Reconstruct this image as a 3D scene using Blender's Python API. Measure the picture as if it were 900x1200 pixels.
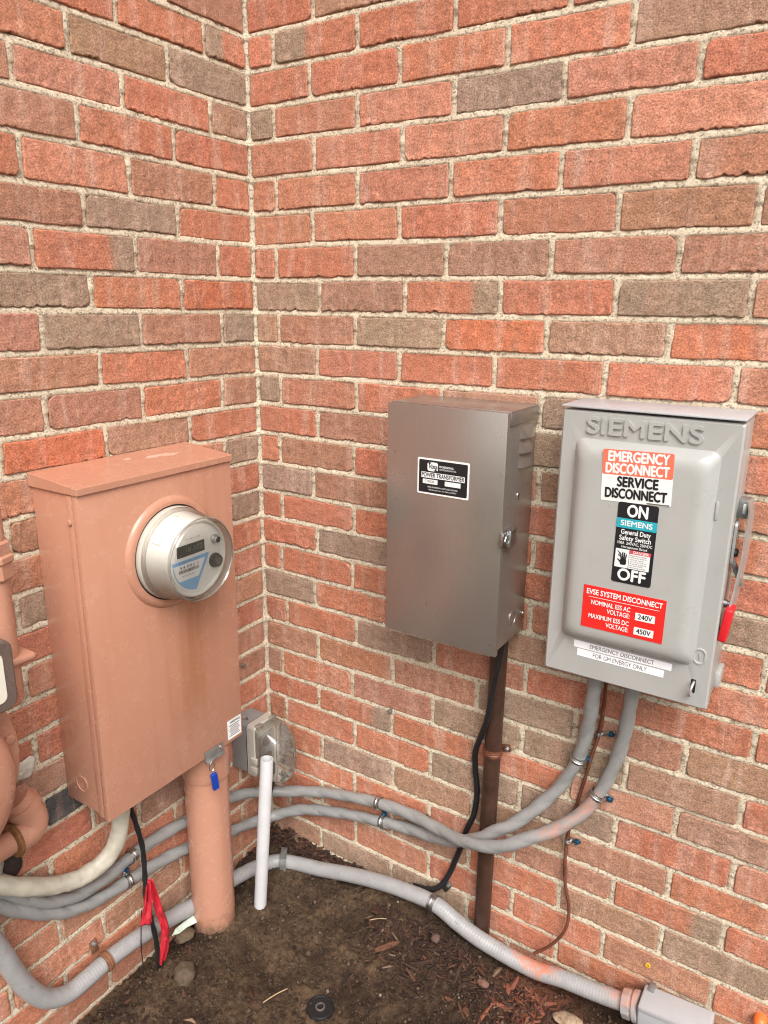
import bpy, bmesh, math, random
import numpy as np
from mathutils import Vector, Matrix

for o in list(bpy.data.objects):
    bpy.data.objects.remove(o)
SC = bpy.context.scene
COL = SC.collection
rad = math.radians
RNG = np.random.default_rng(7)
random.seed(7)

# ------------------------------------------------------------------ camera
cam_d = bpy.data.cameras.new('camera')
cam_d.sensor_fit = 'VERTICAL'
cam_d.sensor_height = 24.0
cam_d.lens = 17.592
cam_d.clip_start = 0.01
cam_d.clip_end = 500
CAM = bpy.data.objects.new('camera', cam_d)
CAM.location = (1.1823, -1.3082, 1.40)
CAM.rotation_euler = (rad(74.411), rad(-0.617), rad(32.693))
COL.objects.link(CAM)
SC.camera = CAM

# ------------------------------------------------------------------ light: bright overcast day
SUN_EL, SUN_AZ = 48.0, 138.0            # azimuth clockwise from +Y
W = bpy.data.worlds.new('World')
SC.world = W
W.use_nodes = True
wn, wl = W.node_tree.nodes, W.node_tree.links
bg = wn['Background']
sky = wn.new('ShaderNodeTexSky')
sky.sky_type = 'NISHITA'
sky.sun_disc = False
sky.sun_elevation = rad(SUN_EL)
sky.sun_rotation = rad(SUN_AZ)
sky.dust_density = 4.0
sky.ozone_density = 1.0
hs = wn.new('ShaderNodeHueSaturation')   # overcast: the blue is veiled by cloud
hs.inputs['Saturation'].default_value = 0.10
wl.new(sky.outputs[0], hs.inputs['Color'])
wl.new(hs.outputs[0], bg.inputs['Color'])
bg.inputs['Strength'].default_value = 0.15
sun_d = bpy.data.lights.new('sun', 'SUN')
sun_d.energy = 1.5
sun_d.angle = rad(35)
sun_d.color = (1.0, 0.965, 0.92)
SUN = bpy.data.objects.new('sun', sun_d)
_d = Vector((math.sin(rad(SUN_AZ)) * math.cos(rad(SUN_EL)), math.cos(rad(SUN_AZ)) * math.cos(rad(SUN_EL)), math.sin(rad(SUN_EL))))
SUN.rotation_euler = _d.to_track_quat('Z', 'Y').to_euler()
COL.objects.link(SUN)
SC.view_settings.view_transform = 'Standard'
SC.view_settings.look = 'None'
SC.view_settings.gamma = 1.0
SC.view_settings.exposure = 0.66
SC.view_settings.use_curve_mapping = False
SC.render.engine = 'CYCLES'
SC.cycles.use_denoising = True
SC.cycles.filter_width = 1.1
SC.cycles.use_adaptive_sampling = True
SC.cycles.adaptive_threshold = 0.03
SC.cycles.max_bounces = 4
SC.cycles.transparent_max_bounces = 10

# ------------------------------------------------------------------ helpers: noise
def _h(ix, iy, iz):
    n = (ix.astype(np.int64) * 374761393 + iy.astype(np.int64) * 668265263 + iz.astype(np.int64) * 2147483647) & 0x7fffffff
    n = ((n ^ (n >> 13)) * 1274126177) & 0x7fffffff
    n = ((n ^ (n >> 16)) * 1911520717) & 0x7fffffff
    return (n & 0xffff) / 32767.5 - 1.0

def noise(x, y, z=0.0):
    x, y, z = np.broadcast_arrays(np.asarray(x, float), np.asarray(y, float), np.asarray(z, float))
    ix, iy, iz = np.floor(x), np.floor(y), np.floor(z)
    fx, fy, fz = x - ix, y - iy, z - iz
    fx, fy, fz = [f * f * (3 - 2 * f) for f in (fx, fy, fz)]
    r = 0
    for a in (0, 1):
        for b in (0, 1):
            for c in (0, 1):
                w = (fx if a else 1 - fx) * (fy if b else 1 - fy) * (fz if c else 1 - fz)
                r = r + w * _h(ix + a, iy + b, iz + c)
    return r

def fbm(x, y, z=0.0, o=3):
    r, a = 0, 1.0
    for k in range(o):
        r = r + a * noise(x * 2 ** k + 17.3 * k, y * 2 ** k + 5.1 * k, z * 2 ** k)
        a *= 0.5
    return r

# ------------------------------------------------------------------ helpers: objects
WLOC = {}

def tag(o, label=None, cat=None, group=None, kind=None):
    if label: o['label'] = label
    if cat: o['category'] = cat
    if group: o['group'] = group
    if kind: o['kind'] = kind
    return o

def link(o, loc, parent):
    pl = WLOC.get(parent.name, Vector()) if parent else Vector()
    o.location = Vector(loc) - pl
    COL.objects.link(o)
    if parent:
        o.parent = parent
    WLOC[o.name] = Vector(loc)
    return o

def thing(name, label, cat, loc, group=None):
    o = bpy.data.objects.new(name, None)
    o.empty_display_size = 0.05
    link(o, loc, None)
    return tag(o, label, cat, group)

def mobj(name, V, F, mat, parent=None, smooth=True, angle=35, col=None):
    """link a mesh given in world coordinates as one object with its origin at its centre"""
    V = np.asarray(V, float)
    c = (V.min(0) + V.max(0)) / 2
    me = bpy.data.meshes.new(name)
    me.from_pydata((V - c).tolist(), [], F)
    if smooth:
        me.polygons.foreach_set('use_smooth', np.ones(len(me.polygons), bool))
        if angle:
            me.set_sharp_from_angle(angle=rad(angle))
    if col is not None:
        a = me.color_attributes.new('tone', 'FLOAT_COLOR', 'POINT')
        a.data.foreach_set('color', np.asarray(col, np.float32).ravel())
    me.materials.append(mat)
    me.update()
    return link(bpy.data.objects.new(name, me), c, parent)

class MB:
    """collects geometry for one mesh"""
    def __init__(s): s.V, s.F = [], []
    def add(s, V, F):
        n = len(s.V)
        s.V += [tuple(v) for v in V]
        s.F += [tuple(i + n for i in f) for f in F]
        return s
    def out(s, name, mat, parent=None, **k): return mobj(name, s.V, s.F, mat, parent, **k)

class Frame:
    """a local frame on a face: u to the right, v up, n out of the face"""
    def __init__(s, O, U, V, N): s.O, s.U, s.V, s.N = [np.array(a, float) for a in (O, U, V, N)]
    def pt(s, u, v, n=0.0): return s.O + u * s.U + v * s.V + n * s.N
    def sub(s, u, v, n=0.0, t=0.0):
        c, q = math.cos(rad(t)), math.sin(rad(t))
        return Frame(s.pt(u, v, n), c * s.U + q * s.V, -q * s.U + c * s.V, s.N)
    def euler(s): return Matrix((s.U, s.V, s.N)).transposed().to_euler()

def FR(x, off, z, t=0): return Frame((x, -off, z), (1, 0, 0), (0, 0, 1), (0, -1, 0)).sub(0, 0, 0, t)     # on the right wall
def FL(y, off, z, t=0): return Frame((off, y, z), (0, 1, 0), (0, 0, 1), (1, 0, 0)).sub(0, 0, 0, t)       # on the left wall

def box_bm(size, bev=0.0, seg=2):
    bm = bmesh.new()
    bmesh.ops.create_cube(bm, size=1.0)
    bmesh.ops.scale(bm, vec=size, verts=bm.verts)
    if bev:
        bmesh.ops.bevel(bm, geom=list(bm.edges), offset=bev, segments=seg, profile=0.5, affect='EDGES')
    V = [v.co.copy() for v in bm.verts]
    bm.verts.index_update()
    F = [[v.index for v in f.verts] for f in bm.faces]
    bm.free()
    return V, F

def fbox(fr, u0, u1, v0, v1, n0, n1, bev=0.0, seg=2):
    V, F = box_bm((u1 - u0, v1 - v0, n1 - n0), bev, seg)
    V = [fr.pt(v.x + (u0 + u1) / 2, v.y + (v0 + v1) / 2, v.z + (n0 + n1) / 2) for v in V]
    return V, F

def box(name, fr, u0, u1, v0, v1, n0, n1, mat, parent=None, bev=0.0, seg=2):
    V, F = fbox(fr, u0, u1, v0, v1, n0, n1, bev, seg)
    return mobj(name, V, F, mat, parent)

def rrect(w, h, r, k=5):
    P = []
    for cx, cy, a0 in ((w / 2 - r, h / 2 - r, 0), (-w / 2 + r, h / 2 - r, 90), (-w / 2 + r, -h / 2 + r, 180), (w / 2 - r, -h / 2 + r, 270)):
        for i in range(k + 1):
            a = rad(a0 + 90 * i / k)
            P.append((cx + r * math.cos(a), cy + r * math.sin(a)))
    return P

def loft(fr, loops, cap0=True, cap1=True):
    """loops: lists of (u,v,n) with equal counts"""
    n = len(loops[0])
    V, F = [], []
    for L in loops:
        V += [fr.pt(*p) for p in L]
    for i in range(len(loops) - 1):
        for j in range(n):
            k = (j + 1) % n
            F.append((i * n + j, i * n + k, (i + 1) * n + k, (i + 1) * n + j))
    if cap0: F.append(tuple(range(n - 1, -1, -1)))
    if cap1: F.append(tuple(range((len(loops) - 1) * n, len(loops) * n)))
    return V, F

def plate(name, fr, w, h, r, n0, n1, mat, parent=None, bev=0.0):
    P = rrect(w, h, r)
    if bev:
        Q = rrect(w - 2 * bev, h - 2 * bev, max(r - bev, 1e-4))
        L = [[(*p, n0) for p in P], [(*p, n1 - bev) for p in P], [(*q, n1) for q in Q]]
    else:
        L = [[(*p, n0) for p in P], [(*p, n1) for p in P]]
    V, F = loft(fr, L)
    return mobj(name, V, F, mat, parent)

def lathe(fr, prof, seg=48, close=True):
    """prof: (radius, n) along the frame's normal"""
    loops = [[(r * math.cos(2 * math.pi * j / seg), r * math.sin(2 * math.pi * j / seg), n) for j in range(seg)] for r, n in prof]
    return loft(fr, loops, close, close)

def spline(P, step):
    P = np.asarray(P, float)
    P = np.vstack([2 * P[0] - P[1], P, 2 * P[-1] - P[-2]])
    out = []
    for i in range(1, len(P) - 2):
        p0, p1, p2, p3 = P[i - 1:i + 3]
        m = max(2, int(np.linalg.norm(p2 - p1) / step * 3))
        # centripetal-like tangents
        d0, d1, d2 = [max(np.linalg.norm(a - b), 1e-6) ** 0.5 for a, b in ((p1, p0), (p2, p1), (p3, p2))]
        t1 = (p1 - p0) / d0 - (p2 - p0) / (d0 + d1) + (p2 - p1) / d1
        t2 = (p2 - p1) / d1 - (p3 - p1) / (d1 + d2) + (p3 - p2) / d2
        t1, t2 = t1 * d1, t2 * d1
        for t in np.arange(m) / m:
            out.append((2 * t ** 3 - 3 * t ** 2 + 1) * p1 + (t ** 3 - 2 * t ** 2 + t) * t1 + (-2 * t ** 3 + 3 * t ** 2) * p2 + (t ** 3 - t ** 2) * t2)
    out.append(P[-2])
    out = np.array(out)
    s = np.concatenate([[0], np.cumsum(np.linalg.norm(np.diff(out, axis=0), axis=1))])
    n = max(2, int(round(s[-1] / step)))
    q = np.linspace(0, s[-1], n + 1)
    return np.stack([np.interp(q, s, out[:, k]) for k in range(3)], 1), q

def tube_geo(P, r, step=0.006, seg=16, mod=None, caps=True, smooth_path=True):
    Q, s = spline(P, step) if smooth_path else (np.asarray(P, float), np.concatenate([[0], np.cumsum(np.linalg.norm(np.diff(np.asarray(P, float), axis=0), axis=1))]))
    T = np.gradient(Q, axis=0)
    T /= np.linalg.norm(T, axis=1)[:, None]
    a = np.array([0, 0, 1.0]) if abs(T[0, 2]) < 0.9 else np.array([1.0, 0, 0])
    N = np.cross(T[0], a); N /= np.linalg.norm(N)
    th = np.arange(seg) * 2 * math.pi / seg
    V = []
    for i in range(len(Q)):
        N = N - T[i] * (N @ T[i]); N /= np.linalg.norm(N)
        B = np.cross(T[i], N)
        rr = (r(s[i]) if callable(r) else r) * (mod(s[i], th) if mod else np.ones(seg))
        V.append(Q[i] + (rr * np.cos(th))[:, None] * N + (rr * np.sin(th))[:, None] * B)
    V = np.concatenate(V)
    F = []
    for i in range(len(Q) - 1):
        for j in range(seg):
            k = (j + 1) % seg
            F.append((i * seg + j, i * seg + k, (i + 1) * seg + k, (i + 1) * seg + j))
    if caps:
        F.append(tuple(range(seg - 1, -1, -1)))
        F.append(tuple(range((len(Q) - 1) * seg, len(Q) * seg)))
    return V, F

def tube(name, P, r, mat, parent=None, **k):
    V, F = tube_geo(P, r, **k)
    return mobj(name, V, F, mat, parent, angle=50)

def text(name, body, fr, size, mat, parent, align='CENTER', bold=0.0, ext=0.0, bevel=0.0, width=None, shear=0.0, space=1.0):
    cu = bpy.data.curves.new(name, 'FONT')
    cu.body = body
    cu.size = size
    cu.align_x = align
    cu.align_y = 'CENTER'
    cu.extrude = ext
    cu.bevel_depth = bevel
    cu.shear = shear
    cu.space_character = space
    cu.fill_mode = 'BOTH' if ext or bevel else 'FRONT'
    cu.resolution_u = 4
    o = bpy.data.objects.new(name, cu)
    link(o, fr.O, parent)
    o.rotation_euler = fr.euler()
    cu.materials.append(mat)
    bpy.context.view_layer.update()
    me = bpy.data.meshes.new_from_object(o.evaluated_get(bpy.context.evaluated_depsgraph_get()))
    n = len(me.vertices)
    co = np.empty(n * 3); me.vertices.foreach_get('co', co); co = co.reshape(-1, 3)
    if width and n:
        co[:, 0] *= width / max(np.ptp(co[:, 0]), 1e-6)
        me.vertices.foreach_set('co', co.ravel())
    bpy.data.objects.remove(o)
    bpy.data.curves.remove(cu)
    if bold and n:                                       # heavier strokes: the glyphs laid over themselves, each a hair higher
        fs_ = [list(p.vertices) for p in me.polygons]
        V_, F_ = [], []
        for k, (a, b) in enumerate(((0, 0), (bold, 0), (-bold, 0), (0, bold), (0, -bold))):
            V_ += (co + np.array((a, b, k * 0.00002))).tolist()
            F_ += [[i + k * n for i in f_] for f_ in fs_]
        me = bpy.data.meshes.new(name)
        me.from_pydata(V_, [], F_)
        me.materials.append(mat)
    me.update()
    o = bpy.data.objects.new(name, me)
    link(o, fr.O, parent)
    o.rotation_euler = fr.euler()
    return o

# ------------------------------------------------------------------ helpers: materials
def srgb(r, g, b):
    f = lambda c: (c / 255 / 12.92) if c / 255 <= 0.04045 else ((c / 255 + 0.055) / 1.055) ** 2.4
    return (f(r), f(g), f(b))

class NT:
    def __init__(s, name):
        s.m = bpy.data.materials.new(name)
        s.m.use_nodes = True
        s.n, s.l = s.m.node_tree.nodes, s.m.node_tree.links
        s.p = s.n['Principled BSDF']
        s.out = s.n['Material Output']
    def new(s, t, **k):
        n = s.n.new(t)
        for a, v in k.items(): setattr(n, a, v)
        return n
    def put(s, sock, v):
        if isinstance(v, bpy.types.NodeSocket): s.l.new(v, sock)
        elif isinstance(v, (tuple, list)) and len(v) == 3 and sock.type == 'RGBA': sock.default_value = (*v, 1)
        else: sock.default_value = v
    def math(s, op, a, b=None, c=None, clamp=False):
        n = s.new('ShaderNodeMath', operation=op, use_clamp=clamp)
        for i, v in enumerate((a, b, c)):
            if v is not None: s.put(n.inputs[i], v)
        return n.outputs[0]
    def mix(s, f, a, b, blend='MIX'):
        n = s.new('ShaderNodeMix', data_type='RGBA', blend_type=blend)
        s.put(n.inputs[0], f); s.put(n.inputs[6], a); s.put(n.inputs[7], b)
        return n.outputs[2]
    def pos(s): return s.new('ShaderNodeNewGeometry').outputs['Position']
    def mapv(s, v, scale=(1, 1, 1), loc=(0, 0, 0)):
        n = s.new('ShaderNodeMapping')
        s.put(n.inputs['Vector'], v)
        n.inputs['Scale'].default_value = scale
        n.inputs['Location'].default_value = loc
        return n.outputs[0]
    def noise(s, v, scale, detail=3, rough=0.5, dist=0.0):
        n = s.new('ShaderNodeTexNoise')
        s.put(n.inputs['Vector'], v)
        n.inputs['Scale'].default_value = scale
        n.inputs['Detail'].default_value = detail
        n.inputs['Roughness'].default_value = rough
        n.inputs['Distortion'].default_value = dist
        return n.outputs['Fac']
    def ramp(s, f, a, b, interp='LINEAR', lo=0.0, hi=1.0):
        n = s.new('ShaderNodeMapRange', interpolation_type='SMOOTHSTEP' if interp == 'S' else 'LINEAR')
        s.put(n.inputs[0], f)
        for i, v in zip((1, 2, 3, 4), (a, b, lo, hi)): n.inputs[i].default_value = v
        return n.outputs[0]
    def bump(s, h, strength, dist, prev=None):
        n = s.new('ShaderNodeBump')
        n.inputs['Strength'].default_value = strength
        n.inputs['Distance'].default_value = dist
        s.put(n.inputs['Height'], h)
        if prev: s.put(n.inputs['Normal'], prev)
        return n.outputs[0]
    def set(s, color=None, rough=None, metal=None, normal=None, spec=None, coat=None):
        if color is not None: s.put(s.p.inputs['Base Color'], color)
        if rough is not None: s.put(s.p.inputs['Roughness'], rough)
        if metal is not None: s.put(s.p.inputs['Metallic'], metal)
        if normal is not None: s.put(s.p.inputs['Normal'], normal)
        if spec is not None: s.put(s.p.inputs['Specular IOR Level'], spec)
        if coat is not None: s.put(s.p.inputs['Coat Weight'], coat)
        return s.m
    def sep(s, v):
        n = s.new('ShaderNodeSeparateXYZ'); s.put(n.inputs[0], v); return n.outputs
    def comb(s, x, y, z):
        n = s.new('ShaderNodeCombineXYZ')
        for i, v in enumerate((x, y, z)): s.put(n.inputs[i], v)
        return n.outputs[0]
    def ball(s, c, r0, r1, n=None):
        """1 inside a ball of radius r0 round c, 0 beyond r1 (a stain with its own place)"""
        d = s.new('ShaderNodeVectorMath', operation='DISTANCE')
        s.put(d.inputs[0], s.pos()); d.inputs[1].default_value = c
        v = d.outputs['Value']
        if n is not None: v = s.math('ADD', v, n)
        return s.ramp(v, r1, r0, 'S')

def M_brick():
    t = NT('brick')
    at = t.new('ShaderNodeAttribute', attribute_name='tone')
    seed = at.outputs['Alpha']
    x, y, z = t.sep(t.pos())
    u = t.math('SUBTRACT', x, y)
    v = t.comb(u, z, t.math('MULTIPLY', seed, 9.0))
    c = at.outputs['Color']
    streak = t.noise(t.mapv(v, (24, 4, 1)), 1.0, 2, 0.5, 0.4)
    c = t.mix(t.math('MULTIPLY', t.ramp(streak, 0.50, 0.74), 0.45), c, (0.385, 0.215, 0.15))
    streak2 = t.noise(t.mapv(v, (34, 4, 1), (3.1, 7.7, 5)), 1.0, 3, 0.6, 0.5)
    c = t.mix(t.math('MULTIPLY', t.ramp(streak2, 0.52, 0.80), 0.60), c, (0.60, 0.42, 0.33))
    mot = t.noise(t.mapv(v, (60, 80, 1), (1, 2, 3)), 1.0, 3, 0.6)
    c = t.mix(1.0, c, t.comb(*[t.ramp(mot, 0.25, 0.75, lo=0.76, hi=1.20)] * 3), 'MULTIPLY')
    g = t.noise(t.mapv(v, (330, 330, 1)), 1.0, 3, 0.75)
    c = t.mix(1.0, c, t.comb(*[t.ramp(g, 0.28, 0.72, lo=0.46, hi=1.54)] * 3), 'MULTIPLY')
    # specks: iron spots and lime grains
    sp = t.noise(t.mapv(v, (210, 210, 1), (4, 1, 8)), 1.0, 1, 0.5)
    c = t.mix(t.math('MULTIPLY', t.ramp(sp, 0.70, 0.76), 0.6), c, (0.13, 0.06, 0.04))
    c = t.mix(t.math('MULTIPLY', t.ramp(sp, 0.27, 0.22), 0.5), c, (0.66, 0.50, 0.40))
    h = t.math('ADD', t.math('MULTIPLY', g, 0.6), t.math('MULTIPLY', mot, 1.0))
    return t.set(c, 0.88, 0, t.bump(h, 0.85, 0.0020), 0.25)

def M_mortar():
    t = NT('mortar')
    P = t.pos()
    n = t.noise(P, 300, 4, 0.8)
    c = t.mix(t.ramp(n, 0.25, 0.75), (0.40, 0.320, 0.225), (0.87, 0.745, 0.565))
    big = t.noise(P, 22, 3, 0.6)
    c = t.mix(t.math('MULTIPLY', t.ramp(big, 0.45, 0.75, 'S'), 0.42), c, (0.40, 0.315, 0.225))
    vo = t.new('ShaderNodeTexVoronoi'); vo.inputs['Scale'].default_value = 330
    t.put(vo.inputs['Vector'], P)
    sp = t.ramp(t.sep(vo.outputs['Color'])[0], 0.80, 0.86)
    c = t.mix(t.math('MULTIPLY', sp, 0.55), c, (0.13, 0.09, 0.065))
    # spray paint drift where the conduit was painted
    drift = t.math('MULTIPLY', t.ball((0.98, 0.0, 0.06), 0.02, 0.11, t.math('MULTIPLY', t.noise(P, 30, 3), 0.04)), 0.7)
    c = t.mix(drift, c, (0.50, 0.20, 0.12))
    b = t.bump(n, 0.9, 0.0022)
    return t.set(c, 0.95, 0, b, 0.2)

def M_simple(name, color, rough=0.5, metal=0.0, vary=0.12, scale=30, bump=0.0, bscale=200, bdist=0.001, spec=0.5, dirt=0.0, dirtc=(0.12, 0.09, 0.06), coat=0.0):
    t = NT(name)
    P = t.pos()
    n = t.noise(P, scale, 4, 0.6)
    c = t.mix(1.0, color, t.comb(*[t.ramp(n, 0.3, 0.7, lo=1 - vary, hi=1 + vary)] * 3), 'MULTIPLY')
    if dirt:
        d = t.ramp(t.noise(P, scale * 2.7, 5, 0.7), 0.56, 0.72, 'S')
        c = t.mix(t.math('MULTIPLY', d, dirt), c, dirtc)
    r = t.ramp(t.noise(P, scale * 1.7, 3), 0.3, 0.7, lo=max(rough - 0.06, 0.02), hi=min(rough + 0.08, 1))
    b = t.bump(t.noise(P, bscale, 3, 0.6), bump, bdist) if bump else None
    return t.set(c, r, metal, b, spec, coat)

def M_pink():
    """salmon wall paint brushed over steel: faint runs, chips and dust"""
    t = NT('salmon_paint')
    P = t.pos()
    x, y, z = t.sep(P)
    base = (0.475, 0.225, 0.145)
    n = t.noise(P, 3.5, 1, 0.4)
    c = t.mix(t.ramp(n, 0.3, 0.7), base, (0.505, 0.250, 0.168))
    run = t.noise(t.mapv(t.comb(t.math('SUBTRACT', x, y), z, 0.0), (30, 1.6, 1)), 1.0, 2, 0.5, 0.2)
    c = t.mix(t.math('MULTIPLY', t.ramp(run, 0.52, 0.80), 0.45), c, (0.40, 0.172, 0.100))
    st = t.math('MULTIPLY', t.ramp(t.math('ABSOLUTE', t.math('ADD', y, t.math('ADD', 0.335, t.math('MULTIPLY', run, 0.05)))), 0.075, 0.02), t.ramp(z, 0.50, 0.62))  # run stain below the meter, with some of the meter's shadow painted in
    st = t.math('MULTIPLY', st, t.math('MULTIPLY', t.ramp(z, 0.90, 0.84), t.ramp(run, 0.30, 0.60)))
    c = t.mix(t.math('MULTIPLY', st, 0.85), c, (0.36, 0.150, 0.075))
    mud = t.ramp(t.math('ADD', z, t.math('MULTIPLY', t.noise(P, 45, 4, 0.7), 0.09)), 0.075, 0.035)
    c = t.mix(t.math('MULTIPLY', mud, 0.75), c, (0.12, 0.075, 0.048))
    d = t.ramp(t.noise(P, 190, 2, 0.5), 0.765, 0.80)
    c = t.mix(t.math('MULTIPLY', d, 0.6), c, (0.22, 0.11, 0.075))
    dust = t.ramp(t.noise(P, 26, 5, 0.7), 0.50, 0.72)
    c = t.mix(t.math('MULTIPLY', dust, 0.13), c, (0.58, 0.36, 0.27))
    chip = t.ramp(t.noise(P, 48, 2, 0.5), 0.775, 0.785)
    c = t.mix(t.math('MULTIPLY', chip, 0.7), c, (0.62, 0.50, 0.42))
    b = t.bump(t.noise(P, 300, 3, 0.6), 0.07, 0.0005)
    b = t.bump(t.noise(P, 5, 1, 0.3), 0.12, 0.004, b)
    return t.set(c, t.ramp(dust, 0.0, 1.0, lo=0.24, hi=0.34), 0, b, 0.5)

def M_conduit(name, color, spray):
    t = NT(name)
    P = t.pos()
    c = t.mix(t.ramp(t.noise(P, 35, 4, 0.6), 0.3, 0.72), color, tuple(k * 0.84 for k in color))
    c = t.mix(t.math('MULTIPLY', t.ramp(t.noise(P, 90, 4, 0.7), 0.58, 0.7, 'S'), 0.45), c, (0.16, 0.125, 0.10))
    for cen, r0, r1, k in spray:
        w = t.ball(cen, r0, r1, t.math('MULTIPLY', t.math('SUBTRACT', t.noise(P, 70, 5, 0.75), 0.5), r1 * 2.2))
        c = t.mix(t.math('MULTIPLY', w, k), c, (0.58, 0.20, 0.11))
    b = t.bump(t.noise(P, 150, 3, 0.6), 0.15, 0.0008)
    return t.set(c, 0.34, 0, b, 0.5)

def M_soil():
    t = NT('soil')
    P = t.pos()
    a = t.noise(P, 9, 5, 0.65)
    xs = t.sep(P)[0]
    c = t.mix(t.ramp(a, 0.36, 0.66, 'S'), (0.050, 0.029, 0.017), (0.130, 0.082, 0.047))
    hum = t.ramp(t.math('ADD', xs, t.math('MULTIPLY', t.noise(P, 14, 4, 0.7), 0.5)), 0.66, 0.92, 'S')      # humus and old mulch worked in towards the right
    c = t.mix(t.math('MULTIPLY', hum, 0.8), c, (0.042, 0.024, 0.015))
    f = t.noise(P, 110, 6, 0.78)
    c = t.mix(1.0, c, t.comb(*[t.ramp(f, 0.25, 0.75, lo=0.18, hi=1.80)] * 3), 'MULTIPLY')
    # the same spray paint lies on the mulch beside the conduit
    w = t.ball((0.80, -0.10, 0.0), 0.02, 0.13, t.math('MULTIPLY', t.math('SUBTRACT', t.noise(P, 45, 4, 0.7), 0.5), 0.16))
    c = t.mix(t.math('MULTIPLY', w, 0.5), c, (0.28, 0.09, 0.045))
    # beyond the bed: winter lawn
    d = t.new('ShaderNodeVectorMath', operation='LENGTH'); t.put(d.inputs[0], P)
    far = t.ramp(t.math('ADD', d.outputs['Value'], t.noise(P, 2, 3)), 2.6, 3.2)
    lawn = t.mix(t.noise(P, 6, 5, 0.7), (0.05, 0.06, 0.025), (0.13, 0.12, 0.06))
    c = t.mix(far, c, lawn)
    b = t.bump(f, 1.0, 0.007)
    return t.set(c, 0.93, 0, b, 0.25)

def M_tone(name, rough=0.85, scale=250):
    t = NT(name)
    at = t.new('ShaderNodeAttribute', attribute_name='tone')
    n = t.noise(t.pos(), scale, 4, 0.7)
    c = t.mix(1.0, at.outputs['Color'], t.comb(*[t.ramp(n, 0.25, 0.75, lo=0.5, hi=1.5)] * 3), 'MULTIPLY')
    return t.set(c, rough, 0, t.bump(t.noise(t.pos(), scale * 1.4, 3, 0.7), 0.6, 0.002), 0.3)

def M_steel():
    """brushed stainless: fine vertical grain"""
    t = NT('brushed_steel')
    P = t.pos()
    x, y, z = t.sep(P)
    g = t.noise(t.mapv(t.comb(t.math('SUBTRACT', x, y), z, 0.0), (700, 14, 1)), 1.0, 3, 0.6)
    c = t.mix(t.ramp(g, 0.3, 0.7), (0.375, 0.328, 0.293), (0.40, 0.352, 0.315))
    sm = t.noise(P, 14, 4, 0.6)
    r = t.ramp(sm, 0.3, 0.7, lo=0.26, hi=0.34)
    b = t.bump(g, 0.01, 0.0003)
    return t.set(c, r, 0.72, b)

def M_glass(name, tint=(0.95, 0.95, 0.93), rough=0.03, base=0.06, haze=0.0, hazec=(0.6, 0.58, 0.52)):
    """thin clear plastic: mostly see-through, mirror-like towards grazing"""
    t = NT(name)
    tr = t.new('ShaderNodeBsdfTransparent'); tr.inputs[0].default_value = (*tint, 1)
    gl = t.new('ShaderNodeBsdfGlossy'); gl.inputs['Roughness'].default_value = rough
    fr = t.new('ShaderNodeFresnel'); fr.inputs[0].default_value = 1.45
    f = t.math('ADD', t.math('MULTIPLY', fr.outputs[0], 0.85), base, clamp=True)
    mx = t.new('ShaderNodeMixShader')
    t.put(mx.inputs[0], f); t.l.new(tr.outputs[0], mx.inputs[1]); t.l.new(gl.outputs[0], mx.inputs[2])
    res = mx.outputs[0]
    if haze:
        df = t.new('ShaderNodeBsdfDiffuse'); df.inputs[0].default_value = (*hazec, 1)
        m2 = t.new('ShaderNodeMixShader'); m2.inputs[0].default_value = haze
        t.l.new(res, m2.inputs[1]); t.l.new(df.outputs[0], m2.inputs[2])
        res = m2.outputs[0]
    t.l.new(res, t.out.inputs[0])
    return t.m

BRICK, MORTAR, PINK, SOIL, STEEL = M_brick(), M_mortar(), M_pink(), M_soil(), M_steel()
MULCH = M_tone('bark_mulch')
STONE = M_tone('stone', 0.8, 120)
GREYPAINT = M_simple('grey_enamel', (0.385, 0.38, 0.36), 0.33, 0, 0.03, 12, 0.05, 300, 0.0004, dirt=0.06)
GREYSIDE = GREYPAINT
ZINC = M_simple('galvanised_steel', (0.52, 0.52, 0.51), 0.34, 1.0, 0.2, 60, 0.1, 200, 0.0006, dirt=0.3, dirtc=(0.3, 0.28, 0.26))
ZINCDARK = M_simple('weathered_zinc', (0.34, 0.34, 0.33), 0.5, 0.8, 0.2, 60, 0.1, dirt=0.4)
RUST = M_simple('rusty_strap', (0.22, 0.10, 0.05), 0.7, 0.2, 0.4, 90, 0.4, 250, 0.001, dirt=0.5, dirtc=(0.30, 0.28, 0.25))
RUSTPIPE = M_simple('brown_painted_pipe', (0.048, 0.022, 0.014), 0.42, 0, 0.35, 25, 0.15, 120, 0.001, dirt=0.6, dirtc=(0.11, 0.045, 0.025))
COPPER = M_simple('tarnished_copper', (0.16, 0.055, 0.03), 0.5, 0.2, 0.35, 40, 0.15, 150, 0.0008, dirt=0.3, dirtc=(0.36, 0.16, 0.10))
BLACKRUB = M_simple('black_rubber', (0.012, 0.012, 0.013), 0.45, 0, 0.2, 50, 0.15, 300, 0.0006)
BLACK = M_simple('black_print', (0.010, 0.010, 0.012), 0.45, 0, 0.05, 40)
WHITE = M_simple('white_print', (0.78, 0.78, 0.76), 0.45, 0, 0.03, 40)
TAPEWHITE = M_simple('white_label_tape', (0.88, 0.88, 0.90), 0.35, 0, 0.02, 40)
SCUFF = M_simple('pale_paint_scuff', (0.58, 0.37, 0.28), 0.6, 0, 0.3, 200)
WHITEPVC = M_simple('white_pvc', (0.52, 0.51, 0.51), 0.35, 0, 0.06, 25, 0.05, 200, 0.0006, dirt=0.25, dirtc=(0.35, 0.27, 0.22))
REDLAB = M_simple('red_vinyl', (0.72, 0.022, 0.018), 0.35, 0, 0.04, 20)
ORANGELAB = M_simple('faded_orange_vinyl', (0.76, 0.17, 0.10), 0.40, 0, 0.05, 20)
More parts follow.
